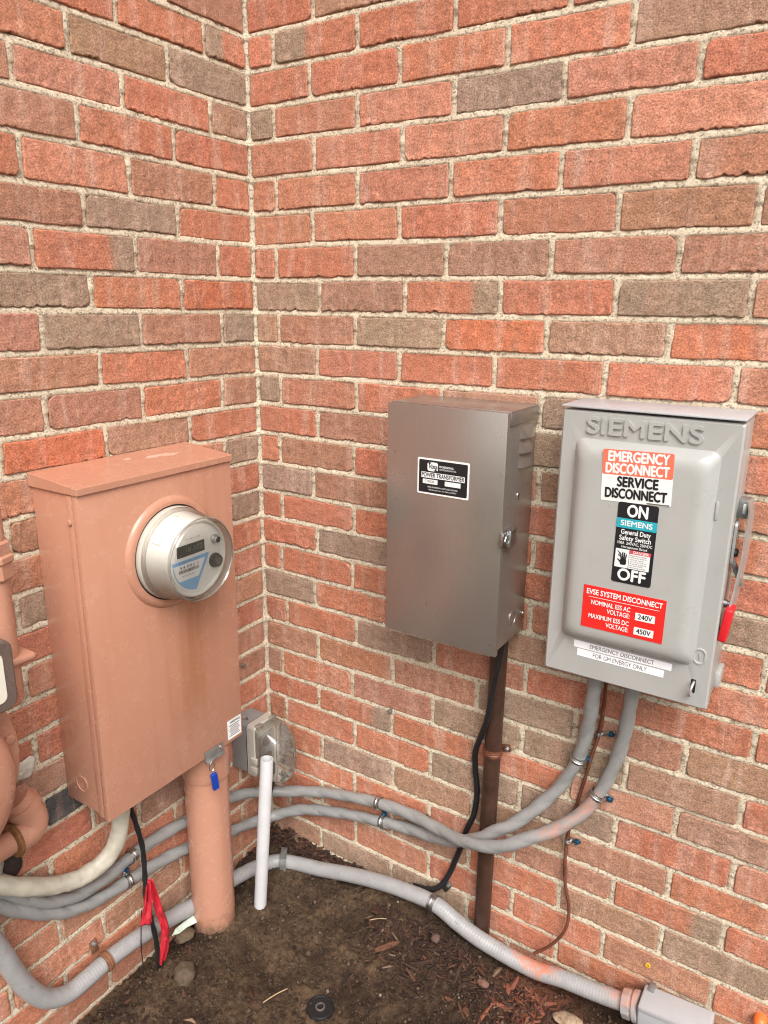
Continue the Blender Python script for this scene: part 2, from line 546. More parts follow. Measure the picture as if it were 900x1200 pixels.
TEAL = M_simple('teal_print', (0.02, 0.36, 0.44), 0.4, 0, 0.04, 20)
DANGER = M_simple('danger_red_print', (0.60, 0.05, 0.07), 0.4, 0, 0.04, 20)
BLUELAB = M_simple('blue_print', (0.20, 0.42, 0.68), 0.4, 0, 0.04, 20)
BLUETAG = M_simple('blue_plastic', (0.010, 0.050, 0.33), 0.32, 0, 0.08, 60)
BLUESCREW = M_simple('blue_coated_screw', (0.015, 0.08, 0.16), 0.35, 0.5, 0.3, 200)
REDGRIP = M_simple('red_plastic_grip', (0.62, 0.015, 0.022), 0.35, 0, 0.06, 60)
REDTAPE = M_simple('red_flagging_tape', (0.50, 0.020, 0.035), 0.55, 0, 0.15, 70, 0.5, 140, 0.002)
BEIGE = M_simple('meter_beige', (0.76, 0.74, 0.68), 0.42, 0, 0.04, 20)
BEIGEDARK = M_simple('meter_base_grey', (0.50, 0.46, 0.40), 0.45, 0, 0.05, 20)
BEIGECABLE = M_simple('cream_cable_sheath', (0.46, 0.42, 0.335), 0.5, 0, 0.10, 25, 0.3, 60, 0.003, dirt=0.15)
LCD = M_simple('lcd_dark', (0.028, 0.030, 0.024), 0.2, 0, 0.2, 300)
BOXGREY = M_simple('grey_cast_box', (0.25, 0.25, 0.245), 0.5, 0.1, 0.08, 40, 0.1, 250, 0.0006)
COVERGREY = M_simple('cover_grey', (0.42, 0.385, 0.33), 0.45, 0, 0.06, 40)
GASKET = M_simple('black_gasket', (0.02, 0.019, 0.018), 0.7, 0, 0.1, 50)
BEZEL = M_simple('brown_grey_bezel', (0.13, 0.095, 0.08), 0.3, 0, 0.08, 40)
CREAM = M_simple('cream_index_plate', (0.70, 0.66, 0.55), 0.45, 0, 0.03, 40)
CAULK = M_simple('pale_caulk', (0.62, 0.58, 0.50), 0.8, 0, 0.15, 60, 0.6, 150, 0.003)
GREYCAULK = M_simple('grey_mortar_patch', (0.33, 0.31, 0.28), 0.9, 0, 0.3, 90, 0.9, 180, 0.004)
DARKHOLE = M_simple('dark_sleeve', (0.03, 0.02, 0.016), 0.85, 0, 0.3, 60, 0.5)
ORANGE = M_simple('orange_plastic', (0.75, 0.17, 0.04), 0.4, 0, 0.05, 60)
YELLOW = M_simple('yellow_plastic', (0.70, 0.45, 0.02), 0.45, 0, 0.1, 60)
PAPER = M_simple('pale_green_scrap', (0.55, 0.60, 0.50), 0.6, 0, 0.25, 150)
RACEWAY = M_simple('grey_raceway', (0.46, 0.46, 0.47), 0.38, 0.1, 0.05, 20, 0.05, 200, 0.0005, dirt=0.12, dirtc=(0.5, 0.2, 0.12))
SPRAY_U = [((0.80, -0.085, 0.42), 0.0, 0.060, 0.6), ((0.845, -0.055, 0.470), 0.0, 0.050, 0.6)]
CONDUIT = M_conduit('grey_conduit', (0.295, 0.29, 0.28), SPRAY_U)
FLEX = M_conduit('grey_flex_conduit', (0.36, 0.35, 0.345), [((0.78, -0.03, 0.068), 0.02, 0.06, 0.95), ((0.74, -0.03, 0.068), 0.01, 0.045, 0.85), ((0.96, -0.03, 0.09), 0.01, 0.06, 0.55)])
GLASS = M_glass('meter_glass', (0.99, 0.985, 0.97), 0.03, 0.02, 0.05, (0.6, 0.55, 0.47))
BUBBLE = M_glass('clear_bubble', (0.95, 0.94, 0.91), 0.05, 0.04, 0.08, (0.66, 0.63, 0.56))
HANDLESTEEL = M_simple('handle_steel', (0.56, 0.55, 0.54), 0.42, 0.75, 0.06, 40)

# ------------------------------------------------------------------ the two brick walls
H, L = 0.0677, 0.2091
JT = 0.0055                    # half a joint
def z0(i): return 1.92 - i * H
RJ = {0: (1.5, -6.5), 1: (2.0, -1.0), 2: (0.8, -1.0), 3: (3.3, 2.5), 4: (1.0, 0.9), 5: (-0.5, 0.9), 6: (0.5, -1.7), 7: (-1.3, -1.9), 8: (-3.0, 0.6), 9: (-3.4, 2.5), 10: (-2.2, 2.1), 11: (-1.8, 2.5), 12: (-2.2, -4.2), 13: (-4.1, -1.4), 14: (-5, -2.0), 15: (-1.5, -1.3), 16: (4.1, -0.7), 17: (2.6, -2.0), 18: (2.3, 1.2), 19: (2.4, 2.2), 20: (-0.5, 1.0), 21: (-4, 2.0), 22: (3, 4.0), 23: (-0.3, 0.1), 24: (-4.0, 1.1), 25: (2.3, 1.8), 26: (4, -0.5), 27: (-3.2, -5.1)}
LJ = {0: (0.2, -3.9), 1: (2.0, -4.6), 2: (1.4, -4.6), 3: (2.1, 1.4), 4: (2.0, 2.3), 5: (0.2, -3.2), 6: (3.6, 1.3), 7: (-0.1, 0.4), 8: (-1.6, 2.4), 9: (-2.5, 1.6), 10: (-3.2, 3.1), 11: (-5, 0.7), 12: (-5, 4)}
RVJ = {0: [0.07, 0.276, 0.482], 1: [0.162, 0.371, 0.584, 0.792], 2: [0.067, 0.276, 0.485, 0.688, 0.897], 3: [0.17, 0.379, 0.587, 0.798], 4: [0.069, 0.276, 0.484, 0.692, 0.903], 5: [0.165, 0.374, 0.585, 0.794, 1.003], 6: [0.064, 0.272, 0.478, 0.685, 0.897], 7: [0.18, 0.39, 0.593, 0.803, 1.01], 8: [0.066, 0.272, 0.478, 0.686, 0.895], 9: [0.171, 0.379, 0.588, 0.796, 1.004], 10: [0.066, 0.275, 0.478, 0.683], 11: [0.169], 12: [0.059, 0.268], 13: [0.157], 14: [0.062, 0.268], 15: [0.165], 16: [0.058, 0.265], 17: [0.155], 18: [0.07, 0.275], 19: [0.163, 0.374], 20: [0.051, 0.263]}
LVJ = {0: [0.117, 0.324], 1: [0.214, 0.425], 2: [0.11, 0.322, 0.531], 3: [0.21, 0.421], 4: [0.107, 0.321, 0.532], 5: [0.211, 0.423], 6: [0.107, 0.32, 0.528], 7: [0.211, 0.422], 8: [0.104, 0.32, 0.527], 9: [0.208, 0.419], 10: [0.11, 0.327, 0.536], 11: [0.21, 0.42, 0.627]}
PAL = {'R': (0.455, 0.173, 0.102), 'P': (0.50, 0.212, 0.138), 'O': (0.49, 0.165, 0.085), 'r': (0.43, 0.186, 0.114), 'b': (0.390, 0.190, 0.122), 'B': (0.350, 0.198, 0.130), 'G': (0.310, 0.212, 0.148), 'D': (0.075, 0.07, 0.07)}
RC = {-2: 'rRRbRRR', -1: 'RBRRRRB', 0: 'RmRRRRR', 1: 'RRRRBrR', 2: 'GrPGPRR', 3: 'rPPRPRr', 4: 'rrrRPrR', 5: 'rrRrbBr', 6: 'rRBBbbr', 7: 'GBnRGbr', 8: 'BbGOBOR', 9: 'BrRRRrR', 10: 'GrRBGRR', 11: 'RbRGGRR', 12: 'RbRrBrR', 13: 'GbRRrRR', 14: 'RRRRRRR', 15: 'RGrRrGr', 16: 'RRRrrRR', 17: 'GRrBRRR', 18: 'rRGrRRR', 19: 'brbGbBr', 20: 'BRbGGBR', 21: 'RnRRbBr', 22: 'RRRGGRP', 23: 'RGBBbRR', 24: 'RRRrbnR', 25: 'RrBRBGr', 26: 'rrrRRbR', 27: 'BGGRRbr', 28: 'BGGRrrr'}
LC = {-2: 'RrRbr', -1: 'bRrRr', 0: 'mRRrR', 1: 'GBrrR', 2: 'BRPbR', 3: 'RRbrR', 4: 'RbPRr', 5: 'RGbrR', 6: 'RbnbR', 7: 'ORGrR', 8: 'GbGbR', 9: 'bRbrR', 10: 'bRbbR', 11: 'RBOrR', 12: 'GrRrR', 13: 'RrbRr', 14: 'GrrrR', 15: 'RrGRr', 16: 'rrrRr', 17: 'brrrR', 18: 'RrrRr', 19: 'brRRr', 20: 'bRrBr', 21: 'RrDRr', 22: 'RrbRr', 23: 'RBRbr', 24: 'brRrr', 25: 'rRbrR', 26: 'rrbrR', 27: 'rBRRr', 28: 'rrrrr'}

def joint_z(side, i, u):
    d = (RJ if side == 'R' else LJ).get(i)
    a, b = d if d else (0, 0)
    a, b = np.clip(a, -4, 4), np.clip(b, -4, 4)
    span = 1.2 if side == 'R' else 0.7
    t = np.clip(np.asarray(u, float) / span, 0, 1)
    return z0(i) + 0.001 * (a + (b - a) * t) + 0.0011 * noise(np.asarray(u) * 7, i * 3.7 + (50 if side == 'L' else 0))

def heads(side, i, umax):
    """positions of the upright joints of course i"""
    d = ((0.0621 if i % 2 == 0 else 0.1684) if side == 'R' else (0.1121 if i % 2 == 0 else 0.2117))
    m = (RVJ if side == 'R' else LVJ).get(i, [])
    out, k = [], 0
    rr = np.random.default_rng(1000 + i * 7 + (side == 'L'))
    while True:
        u = m[k] if k < len(m) else d + k * L + rr.normal(0, 0.002)
        if u > umax: break
        out.append(u); k += 1
    return out

def wp(side, u, z, n):
    u, z, n = np.broadcast_arrays(u, z, n)
    return np.stack([u, -n, z], -1) if side == 'R' else np.stack([n, -u, z], -1)

def tone_of(side, code, rr, U, u0, u1):
    f = (U - u0) / (u1 - u0)
    if side == 'L': f = 1 - f
    j = rr.normal(1, 0.05) * np.array([1, rr.normal(1, 0.018), rr.normal(1, 0.02)])
    if code == 'm': a, b, sp = PAL['G'], PAL['R'], 0.42
    elif code == 'n': a, b, sp = PAL['R'], PAL['G'], 0.74
    else: a = b = PAL[code]; sp = 0.5
    w = np.clip((f - sp) / 0.10 + 0.5, 0, 1)[..., None]
    return (np.array(a) * (1 - w) + np.array(b) * w) * j * 1.03

def edges(a, b, step, e=(0.0, 0.0011, 0.0026, 0.0050)):
    n = max(2, int(round((b - a - 0.010) / step)))
    mid = np.linspace(a + 0.005, b - 0.005, n + 1)
    return np.concatenate([a + np.array(e[:3]), mid, b - np.array(e[:3])[::-1]])

def brick_geo(side, i, u0, u1, rr, fine=True):
    """one brick face with uneven arrises, drag marks along its lower edge and a skirt into the wall"""
    sd = rr.uniform(0, 500)
    if fine:
        us = edges(u0, u1, fine)
        ts = edges(0, 0.057, 0.0046) / 0.057
    else:
        us = np.array([u0, u0 + 0.003, u1 - 0.003, u1]); ts = np.array([0, 0.05, 0.95, 1])
    Ug, Tg = np.meshgrid(us, ts, indexing='ij')
    zb = joint_z(side, i + 1, Ug) + JT + rr.normal(0, 0.0006)
    zt = joint_z(side, i, Ug) - JT + rr.normal(0, 0.0006)
    tilt = rr.normal(0, 0.0007)
    Z = zb + (zt - zb) * Tg
    hgt = zt - zb
    ds, de = Ug - u0, u1 - Ug
    eb, et = Tg * hgt, (1 - Tg) * hgt
    N = np.zeros_like(Ug)
    Uo = Ug.copy()
    if fine:
        # rough outline
        fall = lambda d: np.exp(-(d / 0.006) ** 2)
        am = np.clip(0.55 + 0.9 * noise(Ug * 16, sd + 40), 0.1, 1.5)
        nb = 0.0012 * noise(Ug * 28, sd) + am * (0.0014 * noise(Ug * 120, sd + 9) + 0.0044 * np.maximum(noise(Ug * 215, sd + 31), 0.10)) - 0.0006
        nt = 0.0010 * noise(Ug * 40, sd + 4) + 0.0008 * noise(Ug * 150, sd + 5)
        Z = Z + fall(eb) * nb + fall(et) * nt
        nl = 0.0008 * noise(Z * 60, sd + 70) + 0.0005 * noise(Z * 170, sd + 71)
        nr = 0.0008 * noise(Z * 60, sd + 80) + 0.0005 * noise(Z * 170, sd + 81)
        Uo = Uo + fall(ds) * nl + fall(de) * nr
        # corners worn round
        for su in (0, 1):
            for sv in (0, 1):
                rc = 0.0008 + (0.0012 if rr.uniform() < 0.84 else rr.uniform(0.003, 0.009))
                a = (ds if su == 0 else de); b = (eb if sv == 0 else et)
                x, y = np.clip(rc * 1.4 - a, 0, None), np.clip(rc * 1.4 - b, 0, None)
                q = np.minimum(x, y) * 0.42
                Uo = Uo + (q if su == 0 else -q)
                Z = Z + (q if sv == 0 else -q)
        e = np.minimum(np.minimum(ds, de), np.minimum(eb, et))
        r = 0.0018 + 0.0010 * noise(Ug * 40, Z * 40, sd)
        k = np.clip(1 - e / r, 0, 1)
        N = -0.0031 * (1 - np.sqrt(np.clip(1 - k * k, 0, 1)))
        N += 0.0009 * fbm(Ug * 22, Z * 30, sd, 3) + 0.0006 * noise(Ug * 130, Z * 110, sd + 3)
        N += 0.0018 * np.exp(-((eb - 0.003) / 0.006) ** 2) * np.maximum(noise(Ug * 130, sd + 12) + 0.2, 0) * am      # drag lip
        N += tilt * (Tg - 0.5) * 2 + rr.normal(0, 0.0008)
    else:
        e = np.minimum(np.minimum(ds, de), np.minimum(Tg, 1 - Tg))
        N = np.where(e <= 1e-9, -0.003, 0.0)
    nu, nt_ = Ug.shape
    V = wp(side, Uo, Z, N).reshape(-1, 3)
    idx = np.arange(nu * nt_).reshape(nu, nt_)
    F = np.stack([idx[:-1, :-1], idx[1:, :-1], idx[1:, 1:], idx[:-1, 1:]], -1).reshape(-1, 4)
    ring = np.concatenate([idx[:, 0], idx[-1, 1:], idx[-2::-1, -1], idx[0, -2:0:-1]])
    sk = wp(side, Uo.ravel()[ring], Z.ravel()[ring], np.full(len(ring), -0.018))
    n0 = len(V)
    V = np.concatenate([V, sk])
    m = len(ring)
    jj = np.arange(m)
    S = np.stack([ring[jj], n0 + jj, n0 + (jj + 1) % m, ring[(jj + 1) % m]], -1)
    F = np.concatenate([F, S])
    if side == 'L': F = F[:, ::-1]
    U_all = np.concatenate([Ug.ravel(), Ug.ravel()[ring]])
    return V, F, U_all

def in_frame(side, u, z, m=0):
    p = wp(side, np.array(u), np.array(z), np.array(0.0))
    M = CAM.rotation_euler.to_matrix().transposed()
    c = M @ (Vector(p) - CAM.location)
    f = 17.592 / 24.0 * 1200
    X, Y = 450 + f * c.x / -c.z, 600 - f * c.y / -c.z
    return c.z < 0 and -100 - m < X < 1010 + m and -40 - m < Y < 1215 + m

def build_wall(side, root, umax, codes):
    far_V, far_F, far_C, nv = [], [], [], 0
    for i in range(-15, 30):
        hs_ = heads(side, i, umax)
        ends = [0.0015] + hs_
        for k in range(len(hs_)):
            u0 = ends[k] + (JT if k else 0.0045)
            u1 = ends[k + 1] - JT
            if u1 - u0 < 0.02: continue
            rr = np.random.default_rng(77000 + i * 101 + k * 13 + (5000 if side == 'L' else 0))
            row = codes.get(i)
            code = row[k] if row and k < len(row) else rr.choice(list('RRRrrrPbbBG'))
            seen = in_frame(side, (u0 + u1) / 2, z0(i + 0.5)) or in_frame(side, u0, z0(i + 0.5)) or in_frame(side, u1, z0(i + 0.5))
            fine = 0.0025 if seen else (0.0050 if in_frame(side, (u0 + u1) / 2, z0(i + 0.5), 420) else 0)
            V, F, U = brick_geo(side, i, u0, u1, rr, fine)
            C = np.ones((len(V), 4)); C[:, :3] = tone_of(side, code, rr, U, u0, u1); C[:, 3] = rr.uniform(0, 10)
            if seen:
                mobj('brick', V, F.tolist(), BRICK, root, angle=0, col=C)
            else:
                far_V.append(V); far_F.append(F + nv); far_C.append(C); nv += len(V)
    o = mobj('outer_bricks', np.concatenate(far_V), np.concatenate(far_F).tolist(), BRICK, root, angle=30, col=np.concatenate(far_C))
    o['kind'] = 'stuff'
    # mortar bed: struck back under each course, flush above the course below
    us = np.concatenate([np.arange(0, 1.36 if side == 'R' else 0.95, 0.0042), np.arange(1.38 if side == 'R' else 0.97, umax + 0.03, 0.05)])
    zs = np.concatenate([np.arange(-0.12, 2.12, 0.0035), np.arange(2.14, 2.95, 0.04)])
    Ug, Zg = np.meshgrid(us, zs, indexing='ij')
    i_near = np.round((1.92 - Zg) / H)
    s = np.zeros_like(Zg)
    for i in range(-16, 32):
        m = i_near == i
        s[m] = Zg[m] - joint_z(side, i, Ug[m])
    s = s / JT
    row_i = np.floor((1.92 - Zg) / H).astype(int)
    dh = np.full(Zg.shape, 1.0)
    for i in range(-16, 32):
        m = row_i == i
        hh = np.array([-1.0] + heads(side, i, umax) + [9.0])
        q = np.clip(np.searchsorted(hh, Ug[m]), 1, len(hh) - 1)
        dh[m] = np.minimum(np.abs(Ug[m] - hh[q - 1]), np.abs(Ug[m] - hh[q]))
    dh = np.where(Ug < 0.004, 0.0, dh)
    N = -0.0014 - 0.0014 * np.clip(s, -1, 1)
    under = np.minimum(np.clip((np.abs(s) - 1.0) / 0.7, 0, 1), np.clip((dh / JT - 1.0) / 0.7, 0, 1))   # beneath a brick the bed lies deep
    N -= 0.0075 * under
    N += 0.0009 * noise(Ug * 60, Zg * 60) + 0.0010 * noise(Ug * 125, Zg * 140, 3) + 0.0006 * fbm(Ug * 18, Zg * 18, 8, 2)
    N += 0.0045 * np.exp(-(Ug / 0.007) ** 2)
    V = wp(side, Ug, Zg, N).reshape(-1, 3)
    idx = np.arange(Ug.size).reshape(Ug.shape)
    F = np.stack([idx[:-1, :-1], idx[1:, :-1], idx[1:, 1:], idx[:-1, 1:]], -1).reshape(-1, 4)
    if side == 'L': F = F[:, ::-1]
    mobj('mortar', V, F.tolist(), MORTAR, root, angle=0)
    # the masonry behind the face
    if side == 'R': V, F = box_bm((umax + 0.22, 0.18, 3.05)); c = Vector(((umax - 0.2) / 2, 0.108, 1.42))
    else: V, F = box_bm((0.18, umax + 0.02, 3.05)); c = Vector((-0.108, -umax / 2, 1.42))
    mobj('backing', [v + c for v in V], F, MORTAR, root, smooth=False)

wall_l = thing('brick_wall', 'red brick wall on the left, behind the salmon meter box', 'brick wall', (-0.02, -0.5, 0))
build_wall('L', wall_l, 2.4, LC)
wall_r = thing('brick_wall', 'red brick wall on the right, carrying the steel box and the grey switch', 'brick wall', (0.6, 0.02, 0))
build_wall('R', wall_r, 2.4, RC)

# ------------------------------------------------------------------ ground
def ground_z(x, y):
    x, y = np.asarray(x, float), np.asarray(y, float)
    z = -0.012 + 0.0 * x
    z = z - 0.040 * np.exp(-(np.clip(x, 0, None) / 0.06) ** 2) * (y < 0.5) * np.clip((-y - 0.10) / 0.15, 0, 1)
    z = z + 0.050 * np.exp(-((x - 0.45) / 0.17) ** 2 - (y / 0.13) ** 2)
    z = z + 0.018 * np.exp(-((x - 0.72) / 0.14) ** 2 - ((y + 0.10) / 0.10) ** 2)
    z = z + 0.014 * np.exp(-(y / 0.03) ** 2 - ((x - 0.1) / 0.15) ** 2)
    z = z + 0.012 * noise(x * 4, y * 4, 3) * np.clip((x * 8), 0, 1)
    return z

def graded(fine, far):
    a = np.arange(-0.02, 1.15, fine)
    b = 1.15 + np.cumsum(np.geomspace(fine, far / 8, 46))
    b = b[b < far]
    return np.concatenate([[-0.15], a, b, [far]])
gx = graded(0.0045, 120.0)
gy = -graded(0.0045, 120.0)
X, Y = np.meshgrid(gx, gy, indexing='ij')
Zs = ground_z(X, Y)
near = np.clip(1.6 - np.hypot(X, Y), 0, 1)
clod = fbm(X * 30, Y * 30, 2.2, 4)
Zs = Zs + near * (0.0040 * clod + 0.0055 * np.abs(noise(X * 70, Y * 70, 7)) + 0.0042 * noise(X * 120, Y * 120, 5))
Zs = Zs + 0.02 * noise(X * 0.4, Y * 0.4) * np.clip(np.hypot(X, Y) - 2, 0, 1)
idx = np.arange(X.size).reshape(X.shape)
F = np.stack([idx[:-1, :-1], idx[:-1, 1:], idx[1:, 1:], idx[1:, :-1]], -1).reshape(-1, 4)
g = mobj('ground', np.stack([X, Y, Zs], -1).reshape(-1, 3), F.tolist(), SOIL, None, angle=0)
tag(g, 'bare dark brown garden soil in the corner', None, None, 'structure')

# ------------------------------------------------------------------ salmon meter box on the left wall
mb = thing('meter_box', 'large salmon painted steel meter box with sloped cap on left wall', 'meter box', (0.06, -0.405, 0.47))
f = FL(0, 0, 0)
Y0, Y1, ZB, ZT = -0.580, -0.232, 0.470, 1.098
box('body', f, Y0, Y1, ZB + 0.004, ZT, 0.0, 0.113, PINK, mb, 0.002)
cover = MB()
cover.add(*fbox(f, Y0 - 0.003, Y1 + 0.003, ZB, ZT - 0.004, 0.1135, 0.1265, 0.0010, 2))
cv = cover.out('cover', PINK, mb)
box('cover_flange', f, Y0 - 0.0030, Y0 + 0.004, ZB + 0.002, ZT - 0.0085, 0.097, 0.1115, PINK, cv, 0.0006)
# cap: sloped top with a turned-down lip
P0 = [(Y0 - 0.0055, 0.0), (Y1 + 0.0055, 0.0), (Y1 + 0.0055, 0.1315), (Y0 - 0.0055, 0.1315)]
loopb = [(u, ZT - 0.0065, n) for u, n in P0]
loopt = [(u, ZT + (0.018 if n == 0 else 0.006), n) for u, n in P0]
V, Fq = loft(f, [loopb, loopt])
bm = bmesh.new()
vs = [bm.verts.new(v) for v in V]
for q in Fq: bm.faces.new([vs[k] for k in q])
bmesh.ops.recalc_face_normals(bm, faces=bm.faces)
bmesh.ops.bevel(bm, geom=list(bm.edges), offset=0.0009, segments=1, profile=0.5, affect='EDGES')
bm.verts.index_update()
mobj('cap', [v.co.copy() for v in bm.verts], [[v.index for v in q.verts] for q in bm.faces], PINK, mb, angle=20)
bm.free()
MC = (-0.393, 0.945)
fm = FL(MC[0], 0.1265, MC[1])
V, Fq = lathe(fm, [(0.108, 0.0002), (0.106, 0.004), (0.101, 0.0075), (0.096, 0.0085), (0.0915, 0.0075), (0.0905, 0.0003)], 64, False)
mobj('ring_flange', V, Fq, PINK, mb)
# knockout on the side, hasp screw, cover screw
fs = Frame((0, Y0, 0), (1, 0, 0), (0, 0, 1), (0, -1, 0))
V, Fq = lathe(fs.sub(0.052, 0.522), [(0.0165, 0.0001), (0.0163, 0.0014), (0.0150, 0.0014), (0.0147, 0.0002)], 32, False)
mobj('knockout', V, Fq, PINK, mb)
V, Fq = lathe(fs.sub(0.104, 1.043, 0.004), [(0.0055, 0), (0.005, 0.002), (0.002, 0.0032), (0.0015, 0.002)], 16)
mobj('screw', V, Fq, PINK, mb)
fh = FL(-0.318, 0.127, 0.470, 0)
hp = box('hasp', fh, -0.026, 0.026, -0.004, 0.016, 0.0, 0.004, ZINCDARK, mb, 0.0015)
box('hasp_lip', fh, -0.028, 0.024, -0.007, -0.0035, 0.0005, 0.012, ZINCDARK, hp, 0.001)
V, Fq = lathe(fh.sub(0.018, 0.008, 0.004), [(0.005, 0), (0.0045, 0.0015), (0.002, 0.0022), (0.0018, 0.001)], 16)
mobj('rivet', V, Fq, ZINC, hp)
st = FL(-0.2535, 0.1270, 0.5005, 0)
lab = plate('warning_sticker', st, 0.041, 0.045, 0.001, 0.0, 0.0005, WHITE, mb)
text('lettering', 'WARNING', st.sub(0.002, 0.0165, 0.0008), 0.0085, BLACK, lab, bold=0.0002, width=0.030)
for k in range(7):
    w_ = 0.032 - 0.004 * ((k * 5) % 3)
    box('print_line', st, -w_ / 2, w_ / 2, 0.0085 - k * 0.0042, 0.0100 - k * 0.0042, 0.0005, 0.0007, BLACK, lab)
# white scuffs on the cap
for (y, x, a, b) in ((-0.345, 0.05, 0.030, 0.006), (-0.318, 0.058, 0.022, 0.004), (-0.405, 0.035, 0.008, 0.004)):
    zc = ZT + 0.018 - 0.012 * x / 0.1315 + 0.0006
    V = [(x + b * math.sin(t) * (1 + 0.35 * math.sin(3 * t + y * 50)), y + a * math.cos(t) * (1 + 0.25 * math.sin(5 * t)), zc - 0.0913 * (b * math.sin(t) * (1 + 0.35 * math.sin(3 * t + y * 50)))) for t in np.arange(20) * math.pi / 10]
    mobj('paint_scuff', V + [(v[0], v[1], v[2] - 0.0009) for v in V], [tuple(range(20))] + [(i, (i + 1) % 20, 20 + (i + 1) % 20, 20 + i) for i in range(20)], SCUFF, mb)

# ------------------------------------------------------------------ electric meter in its ring
em = thing('electric_meter', 'round glass electric meter with digital display on the salmon box', 'electric meter', (0.127, MC[0], MC[1]))
V, Fq = lathe(fm, [(0.0898, 0.001), (0.0898, 0.0045), (0.086, 0.0048)], 64)
mobj('gasket', V, Fq, GASKET, em)
V, Fq = lathe(fm, [(0.0880, 0.0050), (0.0885, 0.013), (0.0872, 0.017), (0.0835, 0.019), (0.0830, 0.022)], 64)
mobj('base', V, Fq, BEIGEDARK, em)
V, Fq = lathe(fm, [(0.0800, 0.020), (0.0765, 0.050), (0.0735, 0.066), (0.0715, 0.068), (0.0680, 0.068), (0.0670, 0.0655), (0.0660, 0.0645)], 64)
hz_ = mobj('housing', V, Fq, BEIGE, em)
for a, n0_, n1_ in ((150, 0.024, 0.046), (196, 0.028, 0.031), (100, 0.026, 0.04)):
    ca, sa = math.cos(rad(a)), math.sin(rad(a))
    fr_ = Frame(fm.pt(0.0775 * ca, 0.0775 * sa, 0), ca * fm.U + sa * fm.V, fm.N, np.cross(ca * fm.U + sa * fm.V, fm.N))
    box('moulding_rib', fr_, -0.001, 0.0018, n0_, n1_, -0.0007, 0.0007, BEIGEDARK, hz_)
face = plate('face_plate', fm, 0.128, 0.128, 0.0635, 0.0645, 0.0662, BEIGE, em)
ff = fm.sub(0, 0, 0.0663)
lc = plate('display', ff.sub(-0.014, 0.021), 0.066, 0.021, 0.001, 0, 0.0012, LCD, em)
text('digits', '18 302', ff.sub(-0.008, 0.0215, 0.0014), 0.013, M_simple('lcd_digit', (0.10, 0.11, 0.08), 0.3), lc, width=0.04)
text('name_print', '3 W   240 V   CL 200', ff.sub(-0.008, 0.0405, 0.0005), 0.0042, BEZEL, face, width=0.036)
# blue and white label: a segment under the display
segp = [(-0.0605, 0.004), (0.030, 0.004), (0.022, -0.012), (0.008, -0.034), (-0.006, -0.0590)] + [(0.0590 * math.cos(rad(a)), 0.0590 * math.sin(rad(a))) for a in range(262, 178, -8)]
V, Fq = loft(ff, [[(*p, 0.0001) for p in segp], [(*p, 0.0007) for p in segp]])
bl = mobj('blue_label', V, Fq, BLUELAB, em)
wl_ = [(-0.0575, -0.003), (0.019, -0.003), (0.001, -0.034), (-0.046, -0.034), (-0.0535, -0.022)]
V, Fq = loft(ff, [[(*p, 0.0007) for p in wl_], [(*p, 0.0011) for p in wl_]])
wlab = mobj('white_panel', V, Fq, WHITE, bl)
rr = random.Random(3)
u = -0.046
while u < 0.002:
    w_ = rr.choice((0.0007, 0.0011, 0.0016))
    box('bar', ff, u, u + w_, -0.0195, -0.0135, 0.0011, 0.0013, BLACK, bl)
    u += w_ + rr.choice((0.0008, 0.0012))
text('serial', '54 882 1', ff.sub(-0.020, -0.0090, 0.0013), 0.0075, BLACK, bl, width=0.044)
text('small_print', 'Wh  Kh  7.2  TA 30  FM 2S', ff.sub(-0.024, -0.0255, 0.0013), 0.0048, BEZEL, bl, width=0.030)
text('blue_print', 'CL 200  240 V  60 Hz', ff.sub(-0.020, 0.0005, 0.0010), 0.0045, BEZEL, bl, width=0.05)
for (u, v, r_) in ((0.044, 0.026, 0.0085), (0.043, -0.016, 0.0140)):
    V, Fq = lathe(ff.sub(u, v), [(r_, 0), (r_, 0.004), (r_ * 0.82, 0.0052), (r_ * 0.8, 0.011), (r_ * 0.66, 0.012), (r_ * 0.62, 0.0095)], 28)
    b_ = mobj('button', V, Fq, ZINC if r_ < 0.01 else BLACKRUB, em)
    V, Fq = lathe(ff.sub(u, v), [(r_ * 0.62, 0.009), (r_ * 0.56, 0.0125), (r_ * 0.2, 0.0128)], 24)
    mobj('button_cap', V, Fq, BLACK if r_ < 0.01 else BEZEL, b_)
V, Fq = lathe(fm, [(0.0875, 0.0175), (0.0868, 0.024), (0.0840, 0.040), (0.0800, 0.062), (0.0785, 0.076), (0.0765, 0.0835), (0.0735, 0.0865), (0.0700, 0.0855), (0.0670, 0.0825), (0.0640, 0.0815), (0.030, 0.0815)], 72)
mobj('glass_cover', V, Fq, GLASS, em)
V, Fq = tube_geo([fm.pt(0.0772 * math.cos(t), 0.0772 * math.sin(t), 0.0800) for t in np.linspace(0, 2 * math.pi, 73)], 0.0016, smooth_path=False, seg=6)
mobj('cover_rim', V, Fq, M_glass('rim_plastic', (0.8, 0.76, 0.68), 0.1, 0.25, 0.3, (0.6, 0.55, 0.47)), em)

